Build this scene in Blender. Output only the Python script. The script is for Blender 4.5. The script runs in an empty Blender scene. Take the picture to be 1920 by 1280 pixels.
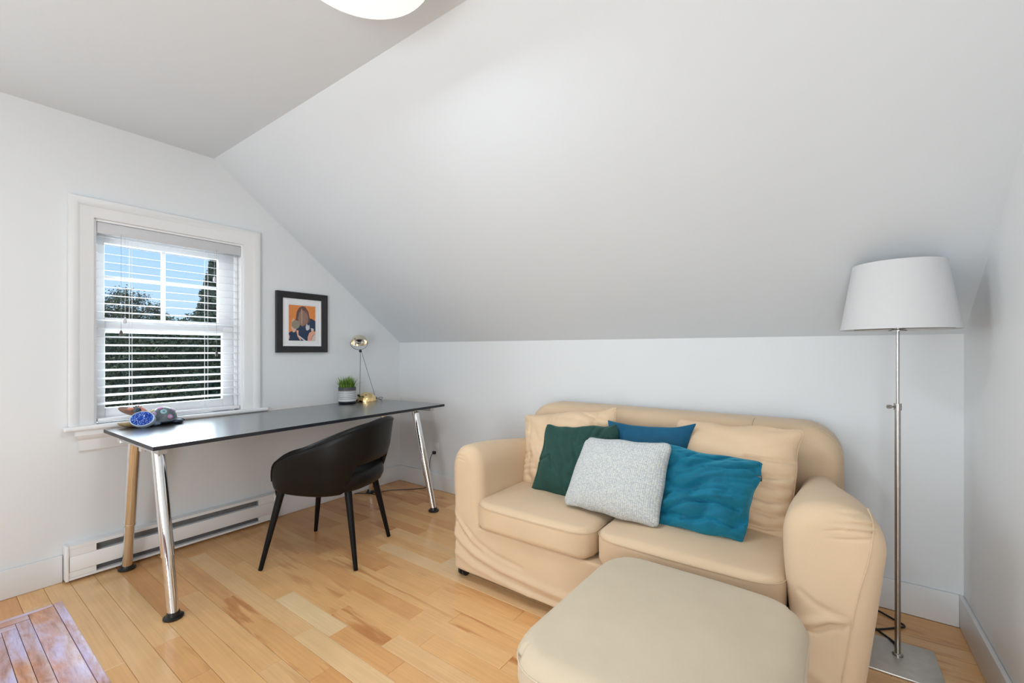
import bpy, bmesh, math, random
import numpy as np
from mathutils import Vector, noise
R = math.radians
SC = bpy.context.scene
COL = SC.collection
random.seed(7)

# ------------------------------------------------------------------ camera, sky, lights, exposure
cam = bpy.data.cameras.new('camera')
camo = bpy.data.objects.new('camera', cam); COL.objects.link(camo)
cam.sensor_width = 36.0
cam.lens = 816.9 / 1920 * 36.0
cam.shift_y = 16.3 / 1920
cam.clip_start = 0.02
camo.location = (3.217, -2.673, 1.2)
camo.rotation_euler = (R(90), 0, R(35.84))
SC.camera = camo

vs = SC.view_settings
vs.view_transform = 'Standard'; vs.look = 'None'; vs.gamma = 1.0; vs.use_curve_mapping = False
vs.exposure = 0.05

w = bpy.data.worlds.new('sky'); SC.world = w; w.use_nodes = True
nt = w.node_tree; nt.nodes.clear()
tc = nt.nodes.new('ShaderNodeTexCoord'); sx = nt.nodes.new('ShaderNodeSeparateXYZ')
cr = nt.nodes.new('ShaderNodeValToRGB'); bg = nt.nodes.new('ShaderNodeBackground'); wo = nt.nodes.new('ShaderNodeOutputWorld')
nt.links.new(tc.outputs['Generated'], sx.inputs[0]); nt.links.new(sx.outputs['Z'], cr.inputs[0])
nt.links.new(cr.outputs[0], bg.inputs[0]); nt.links.new(bg.outputs[0], wo.inputs[0])
cr.color_ramp.elements[0].position = 0.0; cr.color_ramp.elements[0].color = (0.60, 0.78, 0.97, 1)
cr.color_ramp.elements[1].position = 0.45; cr.color_ramp.elements[1].color = (0.30, 0.56, 0.93, 1)
e = cr.color_ramp.elements.new(0.14); e.color = (0.45, 0.68, 0.97, 1)
bg.inputs[1].default_value = 1.1

def lamp(name, kind, loc, rot, energy, color=(1, 1, 1), **kw):
    l = bpy.data.lights.new(name, kind); l.energy = energy; l.color = color
    for k, v in kw.items(): setattr(l, k, v)
    o = bpy.data.objects.new(name, l); COL.objects.link(o)
    o.location = loc; o.rotation_euler = rot
    return o
SUN = lamp('sun', 'SUN', (0, 0, 8), (R(38), R(28), 0), 2.2, (1, .96, .9), angle=R(1))
# fill lights added out of view, and daylight from the window in view
LW1 = lamp('rear_up_fill', 'AREA', (2.3, -4.9, 1.0), (R(128), 0, R(4)), 8, (.87, .96, 1.05), shape='RECTANGLE', size=1.8, size_y=1.0)  # added fill behind the camera, tilted up to brighten the ceiling
LW2 = lamp('left_side_fill', 'AREA', (0.3, -3.9, 1.35), (R(100), 0, R(-80)), 17.2, (.865, .96, 1.03), shape='RECTANGLE', size=.8, size_y=1.1)  # added fill at the left, brightens the right wall
LW4 = lamp('rear_low_fill', 'AREA', (3.45, -4.7, .85), (R(90), 0, R(38)), 53.5, (.865, .96, 1.03), shape='RECTANGLE', size=.9, size_y=1.5)  # added low fill, brightens the wall under the desk
LW3 = lamp('window_daylight', 'AREA', (-0.45, -1.74, 1.38), (R(90), 0, R(-90)), 27.5, (.86, .95, 1.06), shape='RECTANGLE', size=.75, size_y=1.25)
# the lit ceiling lamp
LC = lamp('ceiling_lamp_light', 'AREA', (2.087, -1.888, 2.315), (0, 0, 0), 10.6, (.89, .98, 1.05), shape='DISK', size=.36)

# ------------------------------------------------------------------ materials
def srgb(r, g, b):
    f = lambda c: (c / 255 / 12.92) if c / 255 <= .04045 else ((c / 255 + .055) / 1.055) ** 2.4
    return (f(r), f(g), f(b))
class M: pass
def nodes(name):
    m = bpy.data.materials.new(name); m.use_nodes = True
    nt = m.node_tree; nt.nodes.clear()
    out = nt.nodes.new('ShaderNodeOutputMaterial'); p = nt.nodes.new('ShaderNodeBsdfPrincipled')
    nt.links.new(p.outputs[0], out.inputs[0])
    return m, nt, p, out
def N(nt, t, **kw):
    n = nt.nodes.new(t)
    for k, v in kw.items():
        if k in n.inputs.keys(): n.inputs[k].default_value = v
        else: setattr(n, k, v)
    return n
def c4(c): return (c[0], c[1], c[2], 1)
def ramp(nt, fac, stops):
    r = nt.nodes.new('ShaderNodeValToRGB')
    el = r.color_ramp.elements
    el[0].position, el[0].color = stops[0][0], c4(stops[0][1])
    el[1].position, el[1].color = stops[-1][0], c4(stops[-1][1])
    for p, c in stops[1:-1]:
        q = el.new(p); q.color = c4(c)
    nt.links.new(fac, r.inputs[0]); return r.outputs[0]
def mix(nt, fac, a, b, mode='MIX'):
    n = nt.nodes.new('ShaderNodeMix'); n.data_type = 'RGBA'; n.blend_type = mode
    for i, v in ((0, fac), (6, a), (7, b)):
        if isinstance(v, (int, float)): n.inputs[i].default_value = v
        elif isinstance(v, tuple): n.inputs[i].default_value = c4(v)
        else: nt.links.new(v, n.inputs[i])
    return n.outputs[2]
def noise_tex(nt, scale, detail=3, vec=None, rough=.5, dist=0.0):
    n = nt.nodes.new('ShaderNodeTexNoise'); n.inputs['Scale'].default_value = scale
    n.inputs['Detail'].default_value = detail; n.inputs['Roughness'].default_value = rough; n.inputs['Distortion'].default_value = dist
    if vec is None:
        g = nt.nodes.new('ShaderNodeNewGeometry'); vec = g.outputs['Position']
    nt.links.new(vec, n.inputs['Vector']); return n.outputs[0]
def bump(nt, p, h, strength=.2, dist=.002):
    b = nt.nodes.new('ShaderNodeBump'); b.inputs['Strength'].default_value = strength; b.inputs['Distance'].default_value = dist
    nt.links.new(h, b.inputs['Height']); nt.links.new(b.outputs[0], p.inputs['Normal'])
def mat(name, col, rough=.5, metal=0.0, var=0.0, vscale=6, bmp=0.0, bscale=400, bdist=.001, spec=.5, coat=0.0, sheen=0.0, emit=None):
    m, nt, p, out = nodes(name)
    p.inputs['Base Color'].default_value = c4(col); p.inputs['Roughness'].default_value = rough
    p.inputs['Metallic'].default_value = metal; p.inputs['Specular IOR Level'].default_value = spec
    p.inputs['Coat Weight'].default_value = coat; p.inputs['Coat Roughness'].default_value = .08
    if sheen:
        p.inputs['Sheen Weight'].default_value = sheen; p.inputs['Sheen Roughness'].default_value = .35
    n = noise_tex(nt, vscale, 4)
    a = tuple(min(1, c * (1 - var)) for c in col); b = tuple(min(1, c * (1 + var)) for c in col)
    nt.links.new(ramp(nt, n, [(.3, a), (.7, b)]), p.inputs['Base Color'])
    if bmp: bump(nt, p, noise_tex(nt, bscale, 3), bmp, bdist)
    if emit:
        p.inputs['Emission Color'].default_value = c4(emit[0]); p.inputs['Emission Strength'].default_value = emit[1]
    return m

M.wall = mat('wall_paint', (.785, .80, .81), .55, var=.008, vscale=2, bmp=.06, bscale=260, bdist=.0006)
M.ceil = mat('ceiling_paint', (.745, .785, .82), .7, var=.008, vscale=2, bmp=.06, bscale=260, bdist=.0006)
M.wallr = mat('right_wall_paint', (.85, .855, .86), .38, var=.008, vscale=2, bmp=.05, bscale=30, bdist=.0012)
M.trim = mat('trim_paint', (.82, .82, .82), .35, var=.006, vscale=4)
M.white = mat('white_enamel', (.93, .93, .935), .3, var=.006, vscale=5)
M.slat = mat('blind_white', (.86, .86, .86), .4, var=.01, vscale=20)
M.valance = mat('valance_white', (.62, .62, .635), .45, var=.01, vscale=20)
M.dark = mat('heater_slot_dark', (.13, .13, .135), .5, var=.1, vscale=40)
M.slotgrey = mat('heater_louvre_grey', (.20, .20, .20), .45, var=.1, vscale=30)
M.chrome = mat('chrome', (.80, .80, .80), .07, 1.0, var=.02, vscale=30)
M.steel = mat('brushed_steel', (.47, .45, .43), .26, 1.0, var=.05, vscale=60, bmp=.05, bscale=800, bdist=.0003)
M.palegold = mat('pale_brass', (.82, .74, .60), .12, 1.0, var=.04, vscale=25)
M.plate = mat('satin_steel_plate', (.60, .57, .52), .42, .75, var=.06, vscale=30)
M.gold = mat('polished_brass', (.90, .68, .34), .13, 1.0, var=.04, vscale=25)
M.black = mat('black_plastic', (.012, .012, .013), .35, var=.1)
M.cord = mat('black_cord', (.012, .011, .011), .5, var=.1)
M.leather = mat('black_leather', (.0065, .006, .0058), .42, var=.15, vscale=9, bmp=.25, bscale=420, bdist=.0005, spec=.22)
M.legblack = mat('black_leg', (.005, .005, .006), .45, var=.1, spec=.2)
M.shade = mat('lamp_shade_cloth', (.68, .68, .685), .8, var=.01, vscale=30, bmp=.08, bscale=900, bdist=.0003)
M.dome = mat('opal_glass', (.85, .84, .82), .25, var=.01, emit=((1, .97, .93), .55))
M.frame = mat('frame_black', (.017, .017, .019), .42, var=.2, vscale=60)
M.mat = mat('mat_board', (.84, .84, .85), .7, var=.005)
M.soil = mat('soil_dark', (.03, .025, .02), .9, var=.4, vscale=200)
M.outletw = mat('outlet_white', (.80, .80, .80), .3, var=.005)

def fabric(name, col, rough=.85, var=.05, vscale=3, weave=900, wb=.25, sheen=.15, wrinkle=0.0, wscale=9):
    m, nt, p, out = nodes(name)
    n1 = noise_tex(nt, vscale, 5, rough=.6); n2 = noise_tex(nt, weave, 2)
    a = tuple(c * (1 - var) for c in col); b = tuple(min(1, c * (1 + var)) for c in col)
    base = ramp(nt, n1, [(.25, a), (.75, b)])
    fine = ramp(nt, n2, [(.3, (.93, .93, .93)), (.7, (1, 1, 1))])
    nt.links.new(mix(nt, 1.0, base, fine, 'MULTIPLY'), p.inputs['Base Color'])
    p.inputs['Roughness'].default_value = rough; p.inputs['Specular IOR Level'].default_value = .25
    p.inputs['Sheen Weight'].default_value = sheen; p.inputs['Sheen Roughness'].default_value = .4
    b1 = nt.nodes.new('ShaderNodeBump'); b1.inputs['Strength'].default_value = wb; b1.inputs['Distance'].default_value = .0006
    nt.links.new(n2, b1.inputs['Height'])
    if wrinkle:
        b2 = nt.nodes.new('ShaderNodeBump'); b2.inputs['Strength'].default_value = wrinkle; b2.inputs['Distance'].default_value = .01
        nt.links.new(noise_tex(nt, wscale, 4, dist=.6), b2.inputs['Height']); nt.links.new(b1.outputs[0], b2.inputs['Normal'])
        nt.links.new(b2.outputs[0], p.inputs['Normal'])
    else: nt.links.new(b1.outputs[0], p.inputs['Normal'])
    return m
BEIGE = (.735, .545, .36)
M.sofa = fabric('beige_slipcover', BEIGE, var=.05, wrinkle=.10, wscale=7)
M.sofaseam = fabric('beige_piping', tuple(c * .92 for c in BEIGE), var=.03)
M.ott = fabric('beige_ottoman_cover', (.64, .53, .385), var=.06, vscale=4, wrinkle=.06, wscale=6)
M.bpil = fabric('beige_cushion_cotton', (.79, .575, .375), var=.05, wrinkle=.1, wscale=10)
def velvet(name, col, hi):
    m, nt, p, out = nodes(name)
    lw = N(nt, 'ShaderNodeLayerWeight', Blend=.35)
    n = noise_tex(nt, 14, 4, dist=1.0)
    base = ramp(nt, n, [(.3, tuple(c * .8 for c in col)), (.7, tuple(c * 1.2 for c in col))])
    nt.links.new(mix(nt, lw.outputs['Facing'], base, hi), p.inputs['Base Color'])
    p.inputs['Roughness'].default_value = .65; p.inputs['Specular IOR Level'].default_value = .25
    p.inputs['Sheen Weight'].default_value = .5; p.inputs['Sheen Roughness'].default_value = .3
    p.inputs['Sheen Tint'].default_value = c4(tuple(min(1, c * 2 + .1) for c in hi))
    bump(nt, p, noise_tex(nt, 700, 2), .15, .0004)
    return m
M.green = velvet('dark_green_velvet', (.012, .050, .040), (.035, .105, .085))
M.teal = velvet('teal_velvet', (.002, .125, .205), (.03, .32, .46))
M.blue = velvet('petrol_blue_velvet', (.006, .085, .165), (.012, .14, .25))

def knit_mat():
    m, nt, p, out = nodes('light_grey_knit')
    tcn = nt.nodes.new('ShaderNodeTexCoord')
    mp = nt.nodes.new('ShaderNodeMapping'); nt.links.new(tcn.outputs['UV'], mp.inputs[0]); mp.inputs['Scale'].default_value = (52, 74, 60)
    v = nt.nodes.new('ShaderNodeTexVoronoi'); v.inputs['Scale'].default_value = 1.0; v.inputs['Randomness'].default_value = .35
    nt.links.new(mp.outputs[0], v.inputs['Vector'])
    h = ramp(nt, v.outputs['Distance'], [(.15, (1, 1, 1)), (.75, (0, 0, 0))])
    nc = noise_tex(nt, 22, 3, mp.outputs[0])
    hue = ramp(nt, v.outputs['Color'], [(.1, (.60, .63, .65)), (.5, (.74, .75, .73)), (.9, (.80, .79, .71))])
    col = mix(nt, h, (.40, .42, .43), hue)
    nt.links.new(col, p.inputs['Base Color']); p.inputs['Roughness'].default_value = .9; p.inputs['Specular IOR Level'].default_value = .15
    bump(nt, p, h, .5, .0035)
    return m
M.knit = knit_mat()

def wood_floor():
    m, nt, p, out = nodes('birch_floor_plank')
    g = nt.nodes.new('ShaderNodeNewGeometry'); oi = nt.nodes.new('ShaderNodeObjectInfo')
    at = nt.nodes.new('ShaderNodeAttribute'); at.attribute_type = 'OBJECT'; at.attribute_name = 'tone'
    off = nt.nodes.new('ShaderNodeVectorMath'); off.operation = 'MULTIPLY_ADD'
    cmb = nt.nodes.new('ShaderNodeCombineXYZ')
    for i in range(3): nt.links.new(oi.outputs['Random'], cmb.inputs[i])
    nt.links.new(cmb.outputs[0], off.inputs[0]); off.inputs[1].default_value = (37, 53, 19); nt.links.new(g.outputs['Position'], off.inputs[2])
    mp = nt.nodes.new('ShaderNodeMapping'); nt.links.new(off.outputs[0], mp.inputs[0]); mp.inputs['Scale'].default_value = (1.1, 9, 1)
    mp2 = nt.nodes.new('ShaderNodeMapping'); nt.links.new(off.outputs[0], mp2.inputs[0]); mp2.inputs['Scale'].default_value = (3, 110, 1)
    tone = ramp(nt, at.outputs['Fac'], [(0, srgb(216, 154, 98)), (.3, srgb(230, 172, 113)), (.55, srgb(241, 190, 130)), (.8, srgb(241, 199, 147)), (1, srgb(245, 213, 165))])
    heart = ramp(nt, noise_tex(nt, 2.2, 3, mp.outputs[0], dist=.5), [(.52, (0, 0, 0)), (.60, (.55, .55, .55)), (.72, (.85, .85, .85))])
    hs = nt.nodes.new('ShaderNodeMath'); hs.operation = 'MULTIPLY'
    at2 = nt.nodes.new('ShaderNodeAttribute'); at2.attribute_type = 'OBJECT'; at2.attribute_name = 'heart'
    nt.links.new(heart, hs.inputs[0]); nt.links.new(at2.outputs['Fac'], hs.inputs[1])
    col = mix(nt, hs.outputs[0], tone, srgb(188, 116, 62))
    grain = ramp(nt, noise_tex(nt, 1.0, 4, mp2.outputs[0]), [(.25, (.88, .86, .84)), (.7, (1.03, 1.02, 1.02))])
    col = mix(nt, .8, col, grain, 'MULTIPLY')
    blot = ramp(nt, noise_tex(nt, 6, 3, off.outputs[0]), [(.3, (.93, .92, .90)), (.7, (1.03, 1.03, 1.03))])
    col = mix(nt, .8, col, blot, 'MULTIPLY')
    nt.links.new(col, p.inputs['Base Color'])
    p.inputs['Roughness'].default_value = .24; p.inputs['Specular IOR Level'].default_value = .45
    bump(nt, p, noise_tex(nt, 1.0, 3, mp2.outputs[0]), .05, .0004)
    return m
M.floor = wood_floor()
M.under = mat('floor_gap_brown', (.16, .08, .04), .8, var=.1)

def desk_mat():
    m, nt, p, out = nodes('desk_black_brown')
    tcn = nt.nodes.new('ShaderNodeNewGeometry')
    mp = nt.nodes.new('ShaderNodeMapping'); nt.links.new(tcn.outputs['Position'], mp.inputs[0]); mp.inputs['Scale'].default_value = (120, 3, 1)
    n = noise_tex(nt, 1.0, 4, mp.outputs[0])
    nt.links.new(ramp(nt, n, [(.3, (.020, .020, .022)), (.7, (.042, .042, .045))]), p.inputs['Base Color'])
    p.inputs['Roughness'].default_value = .3; p.inputs['Specular IOR Level'].default_value = .8; p.inputs['Coat Weight'].default_value = 1.0; p.inputs['Coat Roughness'].default_value = .26
    bump(nt, p, n, .08, .0005)
    return m
M.desk = desk_mat()
M.deskedge = mat('desk_edge_black', (.018, .019, .026), .4, var=.1)
M.greymetal = mat('grey_lacquered_metal', (.55, .55, .56), .3, .6, var=.03)

def worn_wood():
    m, nt, p, out = nodes('worn_painted_wood_glare')
    tcn = nt.nodes.new('ShaderNodeTexCoord'); oi = nt.nodes.new('ShaderNodeObjectInfo')
    g = nt.nodes.new('ShaderNodeNewGeometry')
    at = nt.nodes.new('ShaderNodeAttribute'); at.attribute_type = 'OBJECT'; at.attribute_name = 'turn'
    cmb = nt.nodes.new('ShaderNodeCombineXYZ')
    mul = nt.nodes.new('ShaderNodeMath'); mul.operation = 'MULTIPLY'; mul.inputs[1].default_value = math.pi / 2
    nt.links.new(at.outputs['Fac'], mul.inputs[0])
    rot = nt.nodes.new('ShaderNodeVectorRotate'); rot.rotation_type = 'Z_AXIS'
    nt.links.new(g.outputs['Position'], rot.inputs['Vector']); nt.links.new(mul.outputs[0], rot.inputs['Angle'])
    off = nt.nodes.new('ShaderNodeVectorMath'); off.operation = 'MULTIPLY_ADD'
    for i in range(3): nt.links.new(oi.outputs['Random'], cmb.inputs[i])
    nt.links.new(cmb.outputs[0], off.inputs[0]); off.inputs[1].default_value = (7, 5, 3); nt.links.new(rot.outputs[0], off.inputs[2])
    mp = nt.nodes.new('ShaderNodeMapping'); nt.links.new(off.outputs[0], mp.inputs[0]); mp.inputs['Scale'].default_value = (7, 30, 10)
    mp2 = nt.nodes.new('ShaderNodeMapping'); nt.links.new(off.outputs[0], mp2.inputs[0]); mp2.inputs['Scale'].default_value = (24, 210, 40)
    n1 = noise_tex(nt, 1.0, 5, mp.outputs[0], rough=.65, dist=.5); n2 = noise_tex(nt, 1.0, 4, mp2.outputs[0], rough=.7, dist=.2)
    n3 = noise_tex(nt, 5, 3, off.outputs[0])
    paint_glare = ramp(nt, n1, [(.30, srgb(146, 98, 84)), (.40, srgb(174, 136, 128)), (.48, srgb(182, 156, 162)), (.58, srgb(184, 170, 198)), (.72, srgb(200, 192, 220))])  # violet stops put the window's glare into the whitewashed wood colour
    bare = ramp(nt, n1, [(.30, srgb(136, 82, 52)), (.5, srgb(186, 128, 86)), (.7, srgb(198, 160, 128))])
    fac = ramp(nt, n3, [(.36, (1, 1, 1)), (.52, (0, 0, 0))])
    c = mix(nt, fac, paint_glare, bare)
    st = ramp(nt, n2, [(.3, (.62, .58, .58)), (.5, (1, 1, 1)), (.75, (1.08, 1.06, 1.1))])
    c = mix(nt, .75, c, st, 'MULTIPLY')
    r = ramp(nt, oi.outputs['Random'], [(0, (.84, .80, .82)), (1, (1.0, .98, 1.02))])
    nt.links.new(mix(nt, 1.0, c, r, 'MULTIPLY'), p.inputs['Base Color'])
    p.inputs['Roughness'].default_value = .36
    bump(nt, p, n2, .3, .001)
    return m
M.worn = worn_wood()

def glass_mat():
    m = bpy.data.materials.new('window_glass'); m.use_nodes = True
    nt = m.node_tree; nt.nodes.clear()
    out = nt.nodes.new('ShaderNodeOutputMaterial'); mx = nt.nodes.new('ShaderNodeMixShader')
    t = N(nt, 'ShaderNodeBsdfTransparent'); t.inputs[0].default_value = (.96, .98, .97, 1)
    gl = N(nt, 'ShaderNodeBsdfGlossy'); gl.inputs['Roughness'].default_value = .01
    fr = N(nt, 'ShaderNodeFresnel', IOR=1.3)
    nt.links.new(fr.outputs[0], mx.inputs[0]); nt.links.new(t.outputs[0], mx.inputs[1]); nt.links.new(gl.outputs[0], mx.inputs[2])
    nt.links.new(mx.outputs[0], out.inputs[0])
    return m
M.glass = glass_mat()

def leaf_mat(name, c1, c2, c3):
    m, nt, p, out = nodes(name)
    n = noise_tex(nt, 5, 4); n2 = noise_tex(nt, 40, 2)
    col = mix(nt, .5, ramp(nt, n, [(.3, c1), (.5, c2), (.75, c3)]), ramp(nt, n2, [(.3, c1), (.7, c3)]))
    nt.links.new(col, p.inputs['Base Color']); p.inputs['Roughness'].default_value = .6; p.inputs['Specular IOR Level'].default_value = .2
    return m
M.hedge = leaf_mat('evergreen_leaf', (.034, .058, .046), (.07, .10, .066), (.17, .185, .095))
M.conifer = leaf_mat('conifer_leaf', (.036, .062, .05), (.075, .105, .07), (.16, .17, .10))
M.decid = leaf_mat('loose_leaf', (.04, .055, .035), (.085, .10, .055), (.16, .15, .085))
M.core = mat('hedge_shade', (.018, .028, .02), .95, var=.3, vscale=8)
M.bark = mat('bark', (.07, .05, .035), .9, var=.3, vscale=20)
M.lawn = mat('lawn', (.06, .10, .035), .9, var=.3, vscale=3)

# ------------------------------------------------------------------ mesh helpers (world coordinates in, local meshes out)
ORG = {}
def obj(name, vf, m, parent=None, smooth=True, origin=None, mats=None, fm=None, uv=None):
    v = np.asarray(vf[0], dtype=float); f = vf[1]
    if parent is not None: o0 = ORG[parent.name]
    elif origin is not None: o0 = np.array(origin, float)
    else:
        lo, hi = v.min(0), v.max(0); o0 = np.array([(lo[0] + hi[0]) / 2, (lo[1] + hi[1]) / 2, lo[2]])
    me = bpy.data.meshes.new(name); me.from_pydata((v - o0).tolist(), [], [list(q) for q in f]); me.update()
    bm = bmesh.new(); bm.from_mesh(me); bmesh.ops.recalc_face_normals(bm, faces=bm.faces); bm.to_mesh(me); bm.free()
    if mats:
        for mm in mats: me.materials.append(mm)
        if fm is not None: me.polygons.foreach_set('material_index', fm)
    else: me.materials.append(m)
    if smooth:
        me.polygons.foreach_set('use_smooth', [True] * len(me.polygons))
        if smooth != 'all': me.set_sharp_from_angle(angle=R(40))
    if uv is not None:
        ul = me.uv_layers.new(name='UVMap')
        for l in me.loops: ul.data[l.index].uv = uv[l.vertex_index]
    o = bpy.data.objects.new(name, me); COL.objects.link(o)
    if parent is None: o.location = o0
    else: o.parent = parent
    ORG[o.name] = o0
    return o
def empty(name, loc, label, cat, group=None):
    o = bpy.data.objects.new(name, None); COL.objects.link(o); o.location = loc; o.empty_display_size = .1
    o['label'] = label; o['category'] = cat
    if group: o['group'] = group
    ORG[o.name] = np.array(loc, float); return o
def tag(o, label, cat, group=None):
    o['label'] = label; o['category'] = cat
    if group: o['group'] = group
    return o
def struct(o): o['kind'] = 'structure'; return o
def join(*vfs):
    V = []; F = []
    for v, f in vfs:
        n = len(V); V += [tuple(p) for p in v]; F += [[i + n for i in q] for q in f]
    return V, F
def box(x0, x1, y0, y1, z0, z1):
    V = [(x, y, z) for x in (x0, x1) for y in (y0, y1) for z in (z0, z1)]
    return V, [(0, 1, 3, 2), (4, 6, 7, 5), (0, 4, 5, 1), (2, 3, 7, 6), (0, 2, 6, 4), (1, 5, 7, 3)]
def gridbox(xs, ys, zs):
    idx = {}; V = []; F = []
    def vid(i, j, k):
        if (i, j, k) not in idx: idx[(i, j, k)] = len(V); V.append((xs[i], ys[j], zs[k]))
        return idx[(i, j, k)]
    a, b, c = len(xs) - 1, len(ys) - 1, len(zs) - 1
    for i in range(a):
        for j in range(b):
            for k in (0, c): F.append([vid(i, j, k), vid(i + 1, j, k), vid(i + 1, j + 1, k), vid(i, j + 1, k)])
    for i in range(a):
        for k in range(c):
            for j in (0, b): F.append([vid(i, j, k), vid(i + 1, j, k), vid(i + 1, j, k + 1), vid(i, j, k + 1)])
    for j in range(b):
        for k in range(c):
            for i in (0, a): F.append([vid(i, j, k), vid(i, j + 1, k), vid(i, j + 1, k + 1), vid(i, j, k + 1)])
    return V, F
def axis(a, b, r, seg, mid):
    s = [r * (1 - math.cos(t * math.pi / 2 / seg)) / 1 for t in range(seg + 1)]
    s = [r * q for q in np.tan(np.linspace(0, math.pi / 4, seg + 1))]
    lo = [a + r - q for q in reversed(s)]; hi = [b - r + q for q in s]
    m = list(np.linspace(a + r, b - r, mid + 2))[1:-1]
    return lo + m + hi
def rbox(x0, x1, y0, y1, z0, z1, r, seg=2, mid=(0, 0, 0)):
    V, F = gridbox(axis(x0, x1, r, seg, mid[0]), axis(y0, y1, r, seg, mid[1]), axis(z0, z1, r, seg, mid[2]))
    V = np.array(V); lo = np.array([x0, y0, z0]) + r; hi = np.array([x1, y1, z1]) - r
    q = np.clip(V, lo, hi); d = V - q; n = np.linalg.norm(d, axis=1, keepdims=True)
    V = np.where(n > 1e-9, q + d / np.maximum(n, 1e-9) * r, V)
    return V, F
def tube(pts, r, n=10, cap=True):
    P = [Vector(p) for p in pts]; rs = r if isinstance(r, (list, tuple)) else [r] * len(P)
    V = []; F = []; T0 = (P[1] - P[0]).normalized()
    up = Vector((0, 0, 1)) if abs(T0.z) < .9 else Vector((1, 0, 0)); nn = T0.cross(up).normalized()
    for i, p in enumerate(P):
        T = (P[min(i + 1, len(P) - 1)] - P[max(i - 1, 0)]).normalized()
        nn = (nn - T * nn.dot(T)).normalized(); b = T.cross(nn)
        for k in range(n):
            a = 2 * math.pi * k / n; V.append(tuple(p + (nn * math.cos(a) + b * math.sin(a)) * rs[i]))
    for i in range(len(P) - 1):
        for k in range(n): F.append([i * n + k, i * n + (k + 1) % n, (i + 1) * n + (k + 1) % n, (i + 1) * n + k])
    if cap: F.append(list(range(n))); F.append(list(range((len(P) - 1) * n, len(P) * n)))
    return V, F
def spline(pts, n=8):
    P = [Vector(p) for p in pts]; out = []
    for i in range(len(P) - 1):
        a, b, c, d = P[max(i - 1, 0)], P[i], P[i + 1], P[min(i + 2, len(P) - 1)]
        for k in range(n):
            t = k / n
            out.append(.5 * (2 * b + (c - a) * t + (2 * a - 5 * b + 4 * c - d) * t * t + (3 * b - a - 3 * c + d) * t ** 3))
    out.append(P[-1]); return [tuple(p) for p in out]
def lathe(prof, c, n=32, axis_=None):
    V = []; F = []
    for r, z in prof:
        for k in range(n):
            a = 2 * math.pi * k / n; V.append((c[0] + r * math.cos(a), c[1] + r * math.sin(a), c[2] + z))
    for i in range(len(prof) - 1):
        for k in range(n): F.append([i * n + k, i * n + (k + 1) % n, (i + 1) * n + (k + 1) % n, (i + 1) * n + k])
    F.append(list(range(n))[::-1]); F.append(list(range((len(prof) - 1) * n, len(prof) * n)))
    return V, F
def loft(rings, caps=True):
    n = len(rings[0]); V = [tuple(p) for r in rings for p in r]; F = []
    for i in range(len(rings) - 1):
        for k in range(n): F.append([i * n + k, i * n + (k + 1) % n, (i + 1) * n + (k + 1) % n, (i + 1) * n + k])
    if caps: F.append(list(range(n))); F.append(list(range((len(rings) - 1) * n, len(rings) * n)))
    return V, F
def prism(poly, z0, z1):
    n = len(poly); V = [(p[0], p[1], z0) for p in poly] + [(p[0], p[1], z1) for p in poly]
    return V, [list(range(n)), list(range(n, 2 * n))] + [[i, (i + 1) % n, n + (i + 1) % n, n + i] for i in range(n)]
def ellipsoid(c, r, n=20, m=12, rot=None):
    V = []; F = []
    for i in range(m + 1):
        a = math.pi * i / m
        for k in range(n):
            b = 2 * math.pi * k / n; p = Vector((r[0] * math.sin(a) * math.cos(b), r[1] * math.sin(a) * math.sin(b), r[2] * math.cos(a)))
            if rot: p = rot @ p
            V.append((c[0] + p.x, c[1] + p.y, c[2] + p.z))
    for i in range(m):
        for k in range(n): F.append([i * n + k, i * n + (k + 1) % n, (i + 1) * n + (k + 1) % n, (i + 1) * n + k])
    v, f = V, F
    return v, f
def sstep(a, b, x):
    t = min(1, max(0, (x - a) / (b - a))); return t * t * (3 - 2 * t)

# ------------------------------------------------------------------ room shell
W, ZC, ZK, SX, YR = 3.698, 2.44, 1.27, 1.515, -5.4
T = .15
WY0, WY1, WZ0, WZ1 = -2.088, -1.343, .785, 1.915           # window opening in the left wall
struct(obj('wall_left', join(box(-T, 0, YR - T, WY0, -.1, 2.6), box(-T, 0, WY1, T, -.1, 2.6), box(-T, 0, WY0, WY1, -.1, WZ0), box(-T, 0, WY0, WY1, WZ1, 2.6)), M.wall, smooth=False))
struct(obj('wall_back', box(-T, W + T, 0, T, -.1, ZK + .02), M.wall, smooth=False))
struct(obj('wall_right', box(W, W + T, YR - T, T, -.1, 2.6), M.wallr, smooth=False))
struct(obj('wall_rear', box(-T, W + T, YR - T, YR, -.1, ZK + .02), M.wall, smooth=False))
struct(obj('ceiling', box(-T, W + T, YR + SX, -SX, ZC, ZC + .12), M.ceil, smooth=False))
def slope(y0, y1):
    V = [(x, y, z) for x in (-T, W + T) for y, z in ((y0, ZK), (y1, ZC), (y1, ZC + .12), (y0, ZK + .16))]
    return V, [(0, 1, 2, 3), (4, 7, 6, 5), (0, 4, 5, 1), (1, 5, 6, 2), (2, 6, 7, 3), (3, 7, 4, 0)]
s = obj('ceiling_slope', slope(0, -SX), M.ceil, smooth=False); struct(s)
s = obj('ceiling_slope', slope(YR, YR + SX), M.ceil, smooth=False); struct(s)

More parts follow.
